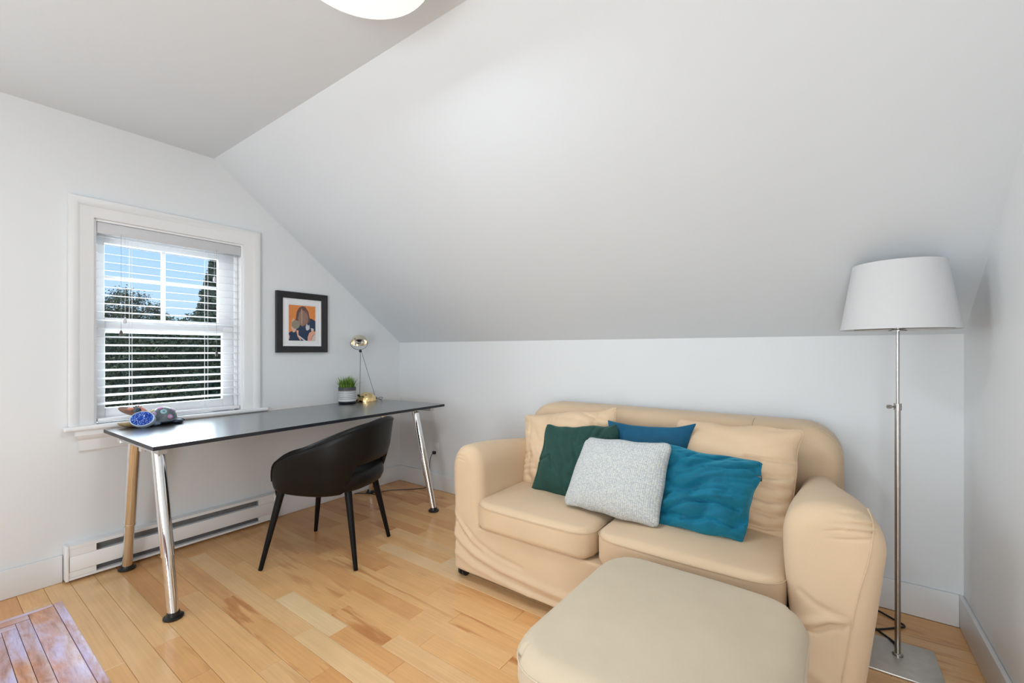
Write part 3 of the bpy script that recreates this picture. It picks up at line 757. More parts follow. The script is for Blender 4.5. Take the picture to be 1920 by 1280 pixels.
def arm_vf(side):
    RB = .055 if side < 0 else .065
    ys = list(np.linspace(-.12, -.66, 12)) + list(np.linspace(-.69, -.985 + RB, 22))
    front = [(-.985 + RB * (1 - math.sin(a)), RB * (1 - math.cos(a))) for a in np.linspace(.1, math.pi / 2, 18)]
    NA = 90
    def ring(y, ins):
        f = sstep(-.25, -.9, y)
        if side < 0: xi_t, xo_t, xi_b, xo_b = 1.80 - .012 * f, 1.672 - .077 * f, 1.80, 1.66 - .055 * f; zc = .652 + .048 * f
        else: xi_t, xo_t, xi_b, xo_b = 3.118 - .022 * f, 3.268 + .098 * f, 3.135, 3.262 + .040 * f; zc = .645 + .065 * f
        pts = []; hz_ = .13; zs = zc - hz_; sn = 56
        for i in range(sn):
            t = i / sn; z = .058 + (zs - .058) * t; x = xi_b + (xi_t - xi_b) * sstep(0, 1, t) ; pts.append((x, z))
        c = (xi_t + xo_t) / 2; hw = (xo_t - xi_t) / 2; e_ = .86
        for i in range(NA + 1):
            a = math.pi * i / NA
            pts.append((c - hw * math.copysign(abs(math.cos(a)) ** e_, math.cos(a)), zs + hz_ * math.sin(a) ** e_))
        for i in range(sn):
            t = 1 - (i + 1) / sn; z = .058 + (zs - .058) * t; x = xo_b + (xo_t - xo_b) * t ** .9; pts.append((x, z))
        if ins:
            out = []
            for x, z in pts:
                cxm = c + ((xi_b + xo_b) / 2 - c) * (1 - min(1, max(0, (z - .058) / (zs - .058))))
                w_ = abs(hw) if z > zs else abs(hw + ((xo_b - xi_b) / 2 - hw) * (1 - (z - .058) / (zs - .058)))
                xin = (x - cxm) * side < 0
                kk = ins / w_ * (sstep(.27, .40, z) if xin else 1)
                x = cxm + (x - cxm) * max(0.02, 1 - kk)
                if z > zs: z = zs + (z - zs) * max(0.02, 1 - ins / hz_)
                out.append((x, y, z))
            return out
        return [(x, y, z) for x, z in pts]
    rings = [ring(y, 0) for y in ys] + [ring(y, i_) for y, i_ in front]
    last = rings[-1]; zs = .57
    mids = {}
    for (x, y, z) in last:
        lo = [p[0] for p in last if abs(p[2] - z) < .012]; mids[round(z, 4)] = (min(lo) + max(lo)) / 2
    cx_top = float(np.mean([p[0] for p in last if p[2] > zs]))
    for k_ in np.linspace(.97, .02, 32):
        r_ = []
        for (x, y, z) in last:
            cxm = mids[(round(z, 4))] if z < zs else cx_top
            r_.append((cxm + (x - cxm) * k_, y - .002 * (1 - k_ ** 2), (zs + (z - zs) * k_) if z > zs else z))
        rings.append(r_)
    V, F = loft(rings, False); nr = len(rings[0]); b0 = (len(rings) - 1) * nr
    F.append(list(range(nr))); F += [[b0 + i, b0 + i + 1, b0 + nr - 2 - i, b0 + nr - 1 - i] for i in range(nr // 2 - 1)]
    # creases: gathers fanning from the outer seam near the top, and drape folds lower down
    if side > 0:
        creases = [(-.007, .0040, [(3.335, .683), (3.296, .691), (3.245, .692)]), (-.007, .0040, [(3.335, .663), (3.306, .667), (3.261, .663), (3.205, .656)]), (-.007, .0040, [(3.333, .647), (3.291, .649), (3.245, .641), (3.205, .630)]),
                 (-.004, .005, [(3.326, .630), (3.266, .617), (3.205, .608)]), (.004, .006, [(3.335, .673), (3.28, .680)]), (.004, .006, [(3.335, .655), (3.27, .652)])]
        lines = [
                 (-.012, .008, [(3.10, .272), (3.141, .279), (3.169, .293), (3.224, .336), (3.279, .358)]), (.010, .012, [(3.12, .31), (3.17, .33), (3.224, .357), (3.279, .362)]), (-.008, .008, [(3.279, .368), (3.224, .380), (3.186, .392), (3.146, .42)]), (.006, .02, [(3.13, .20), (3.24, .14)])]
        seam = [(3.250, .062), (3.253, .151), (3.266, .26), (3.279, .356), (3.296, .459), (3.318, .556), (3.328, .622), (3.332, .670), (3.322, .70)]
    else:
        creases = [(-.005, .003, [(1.604, .645), (1.66, .672), (1.72, .672)]), (-.005, .003, [(1.604, .628), (1.65, .652), (1.72, .648)]), (-.004, .003, [(1.604, .610), (1.65, .632), (1.70, .625)]), (.003, .005, [(1.604, .637), (1.66, .662)])]
        lines = FOLDS
        seam = [(1.612, .062), (1.610, .2), (1.606, .4), (1.604, .58), (1.606, .64)]
    def press(x, y, z):
        if y > -.885: return (x, y, z)
        fade = sstep(3.19, 3.29, x) if side > 0 else 1 - sstep(1.635, 1.72, x)
        d = (fold_lines(x, z, lines) + (fold_lines(x, z, creases) * fade if z > .5 else 0)) * sstep(-.885, -.955 if side < 0 else -.92, y)
        nx = (max(-1, min(1, (x - 3.235) / .12)) * .8 if side > 0 else 0) * sstep(.4, .6, z)
        L = math.hypot(nx, 1); return (x + d * nx / L, y - d / L, z)
    V = [press(*p) for p in V]
    A = np.array(V)
    def front_y(x, z):
        d = (A[:, 0] - x) ** 2 + (A[:, 2] - z) ** 2; k = np.argsort(d)[:6]; return float(A[k, 1].min())
    sm = spline([(x, 0, z) for x, z in seam], 5)
    ysm = [front_y(p[0], p[2]) for p in sm]; ysm = np.convolve(np.pad(ysm, 2, mode='edge'), np.ones(5) / 5, 'valid')
    return (V, F), [(p[0], y - .001, p[2]) for p, y in zip(sm, ysm)]
for sd in (-1, 1):
    vf, seam = arm_vf(sd)
    o = obj('armrest', vf, M.sofa, sf_, smooth='all')
    obj('piping', tube(seam, .0022, 6), M.sofaseam, o)
def outline(ins, x0, x1, z0, z1, r, n=10):
    x0 += ins; x1 -= ins; z1 -= ins; r = max(.02, r - ins); pts = [(x0, z0)]
    for a in np.linspace(math.pi, math.pi / 2, n): pts.append((x0 + r + r * math.cos(a), z1 - r + r * math.sin(a)))
    for x in np.linspace(x0 + r, x1 - r, 14)[1:-1]: pts.append((x, z1))
    for a in np.linspace(math.pi / 2, 0, n): pts.append((x1 - r + r * math.cos(a), z1 - r + r * math.sin(a)))
    pts.append((x1, z0)); return pts
def back_vf():
    rings = []; y0, y1, rr = -.075, -.315, .075
    seq = [(y0 - rr * .35 * (1 - math.cos(a)) + 0, rr * .35 * (1 - math.sin(a))) for a in np.linspace(0, math.pi / 2, 4)]
    seq += [(y1 + rr * (1 - math.sin(a)), rr * (1 - math.cos(a))) for a in np.linspace(0.0, math.pi / 2, 7)]
    for y, ins in seq: rings.append([(x, y - .02 * (1 - z / .86) * (1 if y < -.2 else 0), z) for x, z in outline(ins, 1.640, 3.280, .075, .860, .155)])
    return loft(rings), rings[-6]
vf, welt = back_vf()
bk = obj('backrest', vf, M.sofa, sf_, smooth='all')
obj('piping', tube(welt[-9:-1], .0022, 6), M.sofaseam, bk)
obj('back_seam', tube([(2.925, -.20, .8605), (2.925, -.24, .8605), (2.925, -.260, .8585), (2.925, -.2765, .8525), (2.925, -.302, .8315), (2.925, -.3155, .8035), (2.925, -.3185, .78)], .0022, 6), M.sofaseam, bk)
def cushion_vf(x0, x1, y0, y1, z0, z1, r, crown, seed):
    V, F = rbox(x0, x1, y0, y1, z0, z1, r, 4, (18, 18, 2)); out = []
    for x, y, z in V:
        u = (x - x0) / (x1 - x0) * 2 - 1; v = (y - y0) / (y1 - y0) * 2 - 1
        k = (1 - abs(u) ** 2.4) * (1 - abs(v) ** 2.4)
        if z > (z0 + z1) / 2: z += crown * max(0, k) + .003 * noise.noise(Vector((x * 6, y * 6, seed)))
        # front corners rounded in plan
        cr_ = .085
        if v < -1 + 2 * cr_ / (y1 - y0):
            q = (y0 + cr_ - y) / cr_
            lim = cr_ * (1 - math.sqrt(max(0, 1 - min(1, q) ** 2)))
            if abs(u) > .5: x -= math.copysign(lim * (abs(u) - .5) / .5, u)
            y -= .010 * (1 - u * u) * min(1, q)
        out.append((x, y, z))
    return out, F
def cushion_seam(x0, x1, y0, y1, z, r=.085):
    pts = [(x0 + .006, y1 - .05, z)]
    pts += [(x0 + .002, y0 + .14, z), (x0 + .001, y0 + .10, z)] + [(x0 + r - (r - .001) * math.cos(a), y0 + r - r * math.sin(a), z) for a in np.linspace(.2, 1.45, 5)]
    for t in np.linspace(.15, .85, 9):
        x = x0 + (x1 - x0) * t; u = 2 * t - 1; pts.append((x, y0 - .0105 * (1 - u * u), z))
    pts += [(x1 - r + (r - .001) * math.cos(a), y0 + r - r * math.sin(a), z) for a in np.linspace(1.45, .2, 5)] + [(x1 - .001, y0 + .10, z), (x1 - .002, y0 + .14, z), (x1 - .006, y1 - .05, z)]
    return pts
for x0, x1, zt, sd in ((1.768, 2.414, .440, 1.3), (2.426, 3.108, .444, 5.1)):
    c = obj('seat_cushion', cushion_vf(x0, x1, -1.012, -.32, .305, zt, .035, .022, sd), M.sofa, sf_, smooth='all')
    obj('piping', tube(cushion_seam(x0, x1, -1.012, -.32, zt - .020), .002, 6), M.sofaseam, c)
for cx, cy in ((1.645, -.930), (3.28, -.90), (1.70, -.18), (3.22, -.18)):
    cs = obj('caster', join(*[([(p[2] - .030 + cx + dx, p[1] - cy + cy, p[0] - cx + .0305) for p in lathe([(.020, 0), (.030, .003), (.030, .017), (.020, .020)], (cx, cy, .02 ), 20)[0]], lathe([(.020, 0), (.030, .003), (.030, .017), (.020, .020)], (cx, cy, .02), 20)[1]) for dx in (-.012, .012)]), M.black, sf_)
    obj('caster_stem', tube([(cx, cy, .035), (cx, cy, .07)], .008, 10), M.black, cs)

# ------------------------------------------------------------------ ottoman
ot = empty('ottoman', (2.86, -1.45, 0), 'beige upholstered ottoman footstool standing in front of the sofa', 'ottoman')
def ott_pt(x, y):
    # slight turn of the stool
    a = R(-1.5); dx, dy = x - 2.86, y + 1.45; return 2.86 + dx * math.cos(a) - dy * math.sin(a), -1.45 + dx * math.sin(a) + dy * math.cos(a)
def ott_vf():
    V, F = rbox(2.535, 3.172, -1.790, -1.075, .285, .435, .050, 5, (24, 24, 3)); out = []
    for x, y, z in V:
        u = (x - 2.8535) / .3185; v = (y + 1.4325) / .3575
        # plan corners well rounded
        du, dv = max(0, abs(u) - .62), max(0, abs(v) - .62); d = math.hypot(du, dv)
        if du > 0 and dv > 0:
            k_ = max(du, dv) / d; u2 = math.copysign(.62 + du * k_, u); v2 = math.copysign(.62 + dv * k_, v); u, v = u2, v2
        x = 2.8535 + .3185 * u; y = -1.4325 + .3575 * v
        if z > .35: z += .026 * max(0, (1 - abs(u) ** 2.2) * (1 - abs(v) ** 2.2)) + .003 * noise.noise(Vector((x * 5, y * 5, 3)))
        x, y = ott_pt(x, y); out.append((x, y, z))
    return out, F
oc = obj('seat_cushion', ott_vf(), M.ott, ot, smooth='all')
def ott_skirt():
    rings = []
    for z, s in ((.060, .955), (.10, .96), (.18, .965), (.25, .965), (.30, .955)):
        ring = []
        for k_ in range(64):
            a = 2 * math.pi * k_ / 64; c, n_ = math.cos(a), math.sin(a); e_ = 2 / 5
            u = math.copysign(abs(c) ** e_, c); v = math.copysign(abs(n_) ** e_, n_)
            x, y = ott_pt(2.8535 + .3165 * s * u, -1.4325 + .3555 * s * v)
            w_ = .003 * math.sin(k_ * 1.3) * (1 - z / .3); ring.append((x + w_ * c, y + w_ * n_, z))
        rings.append(ring)
    return loft(rings)
obj('skirt', ott_skirt(), M.ott, ot, smooth='all')
pts = []
per = [(t, -1) for t in np.linspace(-1, 1, 30)][:-1] + [(1, t) for t in np.linspace(-1, 1, 30)][:-1] + [(t, 1) for t in np.linspace(1, -1, 30)][:-1] + [(-1, t) for t in np.linspace(1, -1, 30)]
for u, v in per:
    du, dv = max(0, abs(u) - .62), max(0, abs(v) - .62); d = math.hypot(du, dv)
    if du > 0 and dv > 0:
        k_ = max(du, dv) / d; u, v = math.copysign(.62 + du * k_, u), math.copysign(.62 + dv * k_, v)
    pts.append(ott_pt(2.8535 + .3175 * u, -1.4325 + .3565 * v) + (.397,))
obj('piping', tube(pts, .003, 6, cap=False), M.ott, oc)
for sx_ in (-.25, .25):
    for sy_ in (-.25, .25):
        obj('foot', lathe([(.018, 0), (.022, .006), (.024, .07)], (2.855 + sx_, -1.445 + sy_, .0006), 14), M.black, ot)

# ------------------------------------------------------------------ cushions
def pillow(name, label, corners, thick, m, seed, fold=None, pinch=.07, n=84, q=.55, piping=True, back=.6, round_=.10, wob=.007):
    TL, TR, BR, BLc = [Vector(c) for c in corners]
    nrm = (TR - TL).cross(BLc - TL).normalized()
    if nrm.y > 0: nrm = -nrm
    V = []; F = []; UV = []; idx = {}
    Lu = (TR - TL).length; Lv = (BLc - TL).length
    def base(u, v):
        u2 = u * (1 - pinch * (1 - v * v)); v2 = v * (1 - pinch * (1 - u * u))
        du, dv = max(0, abs(u2) - (1 - round_)), max(0, abs(v2) - (1 - round_)); d = math.hypot(du, dv)
        if du > 0 and dv > 0:
            lim = max(du, dv); k = lim / d
            u2 = math.copysign(1 - round_ + du * k, u2); v2 = math.copysign(1 - round_ + dv * k, v2)
        a, b = (u2 + 1) / 2, (v2 + 1) / 2
        return (TL * (1 - a) + TR * a) * (1 - b) + (BLc * (1 - a) + BR * a) * b
    ex = (TR - TL).normalized(); ey = (BLc - TL).normalized()
    S = [math.sin(math.pi / 2 * t) for t in np.linspace(-1, 1, n + 1)]
    for side in (1, -1):
        for i, u in enumerate(S):
            for j, v in enumerate(S):
                e_ = i in (0, n) or j in (0, n)
                if side < 0 and e_: idx[(side, i, j)] = idx[(1, i, j)]; continue
                h = max(0, (1 - abs(u) ** 2.6) * (1 - abs(v) ** 2.6)) ** q
                p = base(u, v) + nrm * (thick * .5 * h * (1 if side > 0 else -back))
                if side > 0 and fold: p += nrm * fold(u, v) * min(1, h * 2.5)
                r_ = max(abs(u), abs(v)) ** 6
                w1 = noise.noise(Vector((u * 2.2 + seed, v * 2.2, seed * 1.7))); w2 = noise.noise(Vector((u * 2.2 + seed + 9, v * 2.2 + 4, seed)))
                p += (ex * w1 * (1 if abs(u) > abs(v) else .2) + ey * w2 * (1 if abs(v) >= abs(u) else .2)) * wob * 1.6 * r_ + nrm * w1 * wob * r_
                idx[(side, i, j)] = len(V); V.append(tuple(p)); UV.append(((u + 1) / 2 * Lu / .42, (1 - v) / 2 * Lv / .42))
        for i in range(n):
            for j in range(n): F.append([idx[(side, i, j)], idx[(side, i + 1, j)], idx[(side, i + 1, j + 1)], idx[(side, i, j + 1)]])
    o = obj(name, (V, F), m, smooth='all', uv=UV)
    tag(o, label, 'cushion')
    if piping:
        loop = [(i, 0) for i in range(n)] + [(n, j) for j in range(n)] + [(i, n) for i in range(n, 0, -1)] + [(0, j) for j in range(n, 0, -1)] + [(0, 0)]
        obj('piping', tube([V[idx[(1, i, j)]] for i, j in loop], .0024, 6, cap=False), m, o)
    return o
def ridges(ang, freq, amp, seed, iso=.3, sharp=.16, warp=.35):
    # creases: narrow valleys along the zero lines of a stretched noise, with soft swells between
    c, s_ = math.cos(R(ang)), math.sin(R(ang))
    def f(u, v):
        a = u * c + v * s_; b = -u * s_ + v * c
        wv = noise.noise(Vector((u * 1.4 + seed, v * 1.4, seed))) * warp
        n1 = noise.noise(Vector((a * iso * freq + seed, (b + wv) * freq, seed * 2.1)))
        n2 = noise.noise(Vector((a * iso * freq - seed, (b + wv) * freq * 1.8, seed * 3.7)))
        return amp * (-math.exp(-(n1 / sharp) ** 2) + .55 * abs(n1) * 2 - .5 * math.exp(-(n2 / sharp) ** 2))
    return f
def pleats(lines):
    # single tucks: (amplitude, width, points in u,v)
    return lambda u, v: fold_lines(u, v, lines)
def combine(*fs): return lambda u, v: sum(f(u, v) for f in fs)
# beige cushions of the sofa
pillow('beige_cushion', 'large crumpled beige cushion leaning in the left corner of the sofa', [(1.695, -.42, .800), (2.303, -.43, .886), (2.29, -.62, .452), (1.80, -.60, .435)], .20, M.bpil, 3.1,
       combine(ridges(82, 1.7, .010, 4.2), ridges(25, 2.2, .006, 8.2), pleats([(-.016, .05, [(-.32, -1), (-.24, -.55), (-.30, -.3)]), (.012, .06, [(-.2, -1), (-.12, -.5)]), (-.012, .04, [(.62, -1), (.70, -.6), (.95, -.45)]), (-.010, .03, [(-1, .35), (-.6, .33)]), (-.010, .03, [(-1, .5), (-.6, .48)]), (-.010, .03, [(-1, .65), (-.55, .64)]), (-.010, .03, [(-1, .2), (-.65, .2)])])), pinch=.045, wob=.012)
pillow('beige_cushion', 'large plain beige cushion leaning at the right end of the sofa', [(2.606, -.40, .846), (3.143, -.43, .862), (3.083, -.62, .415), (2.62, -.63, .450)], .19, M.bpil, 5.3,
       combine(ridges(-6, 1.6, .006, 2.2), pleats([(-.020, .030, [(1, -.38), (.7, -.30), (.3, -.28)]), (-.020, .028, [(1, -.12), (.75, .0), (.45, .06)]), (-.020, .028, [(1, .12), (.7, .16), (.4, .12)]), (-.020, .030, [(1, .32), (.7, .40), (.3, .38)]), (-.018, .028, [(1, .55), (.75, .62), (.5, .62)]), (-.022, .035, [(1, .74), (.7, .84), (.3, .84)]), (.008, .06, [(1, .45), (.5, .5)]), (.008, .06, [(1, .05), (.5, .1)])])), pinch=.03, wob=.010)
pillow('green_cushion', 'dark green velvet cushion on the left seat of the sofa', [(1.954, -.60, .788), (2.358, -.57, .821), (2.446, -.74, .448), (1.914, -.70, .437)], .17, M.green, 7.7,
       combine(ridges(66, 1.5, .009, 1.4), pleats([(-.010, .03, [(-.05, -.6), (.12, -.1), (.15, .5)]), (-.010, .03, [(-.5, .1), (-.2, .5), (-.1, 1)]), (-.010, .035, [(.45, -1), (.35, -.6), (.1, -.4)]), (-.012, .03, [(-1, .1), (-.6, -.1), (-.5, .3)]), (.008, .06, [(-.3, -.4), (.0, .3)]), (-.012, .05, [(.7, -1), (.6, -.75)])])), pinch=.075, round_=.12, wob=.011)
pillow('blue_cushion', 'plain petrol blue cushion tucked behind the others mid-sofa', [(2.276, -.50, .832), (2.722, -.50, .856), (2.70, -.65, .47), (2.27, -.65, .47)], .13, M.blue, 9.2,
       ridges(10, 1.2, .004, 3.3), pinch=.15, piping=False, wob=.004, round_=.05)
tl = pillow('teal_cushion', 'bright teal velvet cushion with diagonal creases and a small black tag', [(2.592, -.66, .783), (3.012, -.63, .737), (2.958, -.79, .452), (2.63, -.80, .452)], .17, M.teal, 11.4,
       combine(ridges(-20, 1.9, .020, 9.4, sharp=.15), ridges(-30, 3.0, .009, 2.7), pleats([(-.022, .04, [(-1, .3), (-.4, .12), (.2, -.1), (.5, -.12)]), (-.020, .04, [(-.9, .65), (-.3, .35), (.3, .2), (.8, .3)]), (-.016, .035, [(-.4, .8), (.1, .62), (.7, .7)]), (.016, .06, [(-.8, .45), (.0, .15), (.6, .05)]), (-.010, .04, [(-.8, -.2), (-.3, -.35), (.0, -.6)])])), pinch=.04, round_=.10, wob=.010)
pillow('knit_cushion', 'light grey chunky knit cushion in front at the middle of the sofa', [(2.253, -.70, .766), (2.676, -.74, .796), (2.652, -.86, .458), (2.195, -.84, .466)], .16, M.knit, 13.9,
       ridges(30, .9, .003, 5.5, sharp=.3), pinch=.022, q=.42, piping=False, round_=.16, wob=.006)
obj('care_tag', rbox(2.979, 3.006, -.6645, -.6605, .672, .694, .001, 1), M.black, tl)

# ------------------------------------------------------------------ floor lamp
fl = empty('floor_lamp', (3.442, -.41, 0), 'tall floor lamp with white tapered shade and steel pole, right of the sofa', 'floor lamp')
obj('base_plate', rbox(3.325, 3.562, -.553, -.298, .0006, .0095, .003, 1), M.plate, fl)
pl = obj('pole', tube([(3.442, -.41, .009), (3.442, -.41, .985)], .0092, 20), M.steel, fl)
obj('upper_pole', tube([(3.442, -.41, .96), (3.442, -.41, 1.36)], .0055, 16), M.steel, fl)
obj('pole_collar', tube([(3.442, -.41, .966), (3.442, -.41, .992)], .0125, 16), M.steel, fl)
obj('height_knob', join(tube([(3.435, -.412, .979), (3.418, -.425, .979)], .0035, 8), tube([(3.420, -.423, .979), (3.411, -.430, .979)], .0075, 12)), M.steel, fl)
obj('base_nut', lathe([(.017, 0), (.017, .006), (.012, .010)], (3.442, -.41, .0095), 16), M.steel, fl)
shp = [(.180, 1.280), (.1405, 1.536), (.1385, 1.536), (.178, 1.280)]
Vs, Fs = [], []
for r_, z_ in shp:
    for k_ in range(64): a = 2 * math.pi * k_ / 64; Vs.append((3.442 + r_ * math.cos(a), -.41 + r_ * math.sin(a), z_))
for i in range(4):
    for k_ in range(64): Fs.append([i * 64 + k_, i * 64 + (k_ + 1) % 64, ((i + 1) % 4) * 64 + (k_ + 1) % 64, ((i + 1) % 4) * 64 + k_])
sh = obj('lamp_shade', (Vs, Fs), M.shade, fl)
obj('shade_spider', join(*[tube([(3.442, -.41, 1.285), (3.442 + .177 * math.cos(a), -.41 + .177 * math.sin(a), 1.285)], .002, 6) for a in (0.3, 2.39, 4.49)]), M.steel, sh)
obj('lamp_holder', lathe([(.028, 0), (.028, .004), (.018, .008), (.018, .05), (.012, .055)], (3.442, -.41, 1.274), 20), M.steel, fl)
obj('power_cord', tube(spline([(3.448, -.392, .018), (3.441, -.334, .014), (3.40, -.26, .006), (3.349, -.193, .006), (3.29, -.16, .006), (3.25, -.22, .006), (3.28, -.30, .006), (3.344, -.283, .006), (3.40, -.24, .006), (3.455, -.19, .006), (3.49, -.15, .006), (3.462, -.117, .006), (3.372, -.045, .006), (3.30, -.035, .006), (3.15, -.04, .006)], 8), .0042, 8), M.cord, fl)

# ------------------------------------------------------------------ outlet, plug and cord
ou = empty('wall_outlet', (.474, -.001, .34), 'white wall outlet with a black plug, left of the sofa', 'outlet')
obj('cover_plate', rbox(.436, .513, -.006, -.0005, .282, .402, .002, 1), M.outletw, ou)
for z_ in (.317, .367):
    obj('socket', rbox(.457, .492, -.0085, -.0055, z_ - .017, z_ + .017, .002, 1), M.outletw, ou)
    obj('slots', join(box(.466, .468, -.0089, -.0083, z_ - .004, z_ + .007), box(.481, .483, -.0089, -.0083, z_ - .004, z_ + .007), box(.473, .476, -.0089, -.0083, z_ - .012, z_ - .008)), M.black, ou, smooth=False)
ppts = spline([(.474, -.03, .318), (.466, -.045, .30), (.452, -.05, .25), (.45, -.05, .18), (.462, -.06, .10), (.44, -.07, .03), (.36, -.10, .006), (.26, -.20, .0045), (.20, -.26, .0045), (.17, -.33, .0045), (.20, -.40, .0045), (.13, -.42, .0045), (.06, -.46, .0045), (.03, -.50, .0045)], 8)
cd = obj('power_cord', tube(ppts, .0030, 8), M.cord); tag(cd, 'thin black power cord with plug running from the outlet along the floor', 'cord')
obj('plug', rbox(.461, .488, -.036, -.0092, .305, .330, .004, 2), M.black, cd)

# ------------------------------------------------------------------ on the desk: lamp, plant, ornaments
DZ = .7752
dl = empty('desk_lamp', (.11, -.44, DZ), 'small brass two-ball desk lamp on thin rods at the far end of the desk', 'desk lamp')
bc = (.112, -.44)
obj('base', lathe([(.079, 0), (.0795, .006)] + [(.079 * math.cos(a), .006 + .072 * math.sin(a)) for a in np.linspace(.1, 1.5, 12)], (bc[0], bc[1], DZ), 36), M.gold, dl)
for a, z_ in ((-1.9, .004), (-1.75, .045)):
    q = .083 * math.cos(z_ / .08)
    obj('base_clip', rbox(bc[0] + q * math.cos(a) - .010, bc[0] + q * math.cos(a) + .010, bc[1] + q * math.sin(a) - .006, bc[1] + q * math.sin(a) + .006, DZ + z_, DZ + z_ + .016, .002, 1), M.black, dl)
pv = (.118, -.505, 1.193)
obj('rod', tube([(.118, -.512, DZ), pv], .0017, 8), M.black, dl)
obj('rod', tube([(.135, -.372, DZ + .03), (pv[0], pv[1] + .008, pv[2])], .0015, 8), M.black, dl)
obj('rod_foot', rbox(.124, .146, -.384, -.362, DZ, DZ + .032, .003, 1), M.black, dl)
obj('pivot', ellipsoid(pv, (.012, .012, .012), 16, 10), M.black, dl)
hc = (pv[0], pv[1] - .012, 1.262)
def dome_shell(c, r, t=.0015, tilt=None):
    V = []; F = []; n = 32; prof_ = [(r * math.cos(a), r * math.sin(a)) for a in np.linspace(0, math.pi / 2 - .02, 10)] + [((r - t) * math.cos(a), (r - t) * math.sin(a)) for a in np.linspace(math.pi / 2 - .02, 0, 10)]
    for q, z_ in prof_:
        for k_ in range(n):
            a = 2 * math.pi * k_ / n; p = Vector((q * math.cos(a), q * math.sin(a), z_)); p.rotate(tilt) if tilt else None
            V.append((c[0] + p.x, c[1] + p.y, c[2] + p.z))
    m_ = len(prof_)
    for i in range(m_):
        for k_ in range(n): F.append([i * n + k_, i * n + (k_ + 1) % n, ((i + 1) % m_) * n + (k_ + 1) % n, ((i + 1) % m_) * n + k_])
    return V, F
from mathutils import Euler
tl_ = Euler((R(-14), R(-22), 0))
hd_ = obj('lamp_head', dome_shell(hc, .066, tilt=tl_), M.palegold, dl)
obj('bulb', ellipsoid((hc[0], hc[1], hc[2] + .012), (.030, .030, .016), 16, 8), M.chrome, hd_)
yk = []
for a in np.linspace(0, math.pi, 17):
    yk.append((hc[0] + .066 * math.cos(a) * .35, hc[1] + .070 * math.cos(a) * .94, hc[2] - (.058) * math.sin(a)))
obj('yoke', tube(yk, .0016, 6), M.black, dl)
obj('power_cord', tube(spline([(.15, -.37, DZ + .02), (.165, -.34, DZ + .028), (.15, -.31, DZ + .02), (.10, -.29, DZ + .003), (.04, -.272, DZ + .003)], 8), .002, 6), M.cord, dl)

pp = empty('potted_grass', (.105, -.62, DZ), 'small grassy plant in a black and white striped pot beside the brass desk lamp', 'plant')
pcx, pcy = .105, -.618
def pot_mat():
    m, nt, p, out = nodes('striped_pot')
    g = nt.nodes.new('ShaderNodeNewGeometry'); s_ = nt.nodes.new('ShaderNodeSeparateXYZ'); nt.links.new(g.outputs['Position'], s_.inputs[0])
    mr = nt.nodes.new('ShaderNodeMapRange'); nt.links.new(s_.outputs['Z'], mr.inputs[0]); mr.inputs[1].default_value = DZ; mr.inputs[2].default_value = DZ + .130
    cr = nt.nodes.new('ShaderNodeValToRGB'); cr.color_ramp.interpolation = 'CONSTANT'; el = cr.color_ramp.elements
    dk_, wh, gr = (.02, .022, .03), (.74, .74, .74), (.10, .10, .10)
    st = [(0, dk_), (.15, wh), (.30, gr), (.325, wh), (.40, gr), (.43, wh), (.50, gr), (.52, wh), (.585, gr), (.60, (.6, .6, .6)), (.66, gr), (.675, (.6, .6, .6)), (.735, gr), (.75, (.5, .5, .5)), (.79, (.05, .052, .062))]
    el[0].position, el[0].color = 0, c4(st[0][1]); el[1].position, el[1].color = st[1][0], c4(st[1][1])
    for a, c in st[2:]: q = el.new(a); q.color = c4(c)
    nt.links.new(mr.outputs[0], cr.inputs[0]); nt.links.new(cr.outputs[0], p.inputs['Base Color']); p.inputs['Roughness'].default_value = .35
    return m
obj('pot', lathe([(.055, 0), (.064, .004), (.068, .016), (.068, .126), (.066, .130), (.062, .130), (.061, .118)], (pcx, pcy, DZ), 36), pot_mat(), pp)
obj('soil', lathe([(.060, .0), (.060, .008), (.02, .012)], (pcx, pcy, DZ + .108), 24), M.soil, pp)
gm = leaf_mat('grass_blade', (.035, .10, .012), (.12, .26, .03), (.36, .50, .10))
gv = []; rg = random.Random(4)
for i in range(230):
    a = rg.uniform(0, 2 * math.pi); r0 = .052 * math.sqrt(rg.random()); L = rg.uniform(.055, .115); sp = rg.uniform(.0, .55) * r0 / .05
    if i < 5: sp = 1.3; L = .08; r0 = .05
    x0, y0 = pcx + r0 * math.cos(a), pcy + r0 * math.sin(a); dx, dy = math.cos(a) * sp * L, math.sin(a) * sp * L; hz = L * (1 - .3 * min(1, sp))
    t0 = rg.uniform(0, math.pi); wx, wy = .0024 * math.cos(t0), .0024 * math.sin(t0)
    P_ = [(x0, y0, DZ + .115), (x0 + dx * .35, y0 + dy * .35, DZ + .115 + hz * .6), (x0 + dx, y0 + dy, DZ + .115 + hz)]
    V = [(P_[0][0] - wx, P_[0][1] - wy, P_[0][2]), (P_[0][0] + wx, P_[0][1] + wy, P_[0][2]), (P_[1][0] + wx, P_[1][1] + wy, P_[1][2]), (P_[1][0] - wx, P_[1][1] - wy, P_[1][2]), P_[2]]
    gv.append((V, [(0, 1, 2, 3), (3, 2, 4)]))
o = obj('grass_blades', join(*gv), gm, pp, smooth=False); o['kind'] = 'stuff'

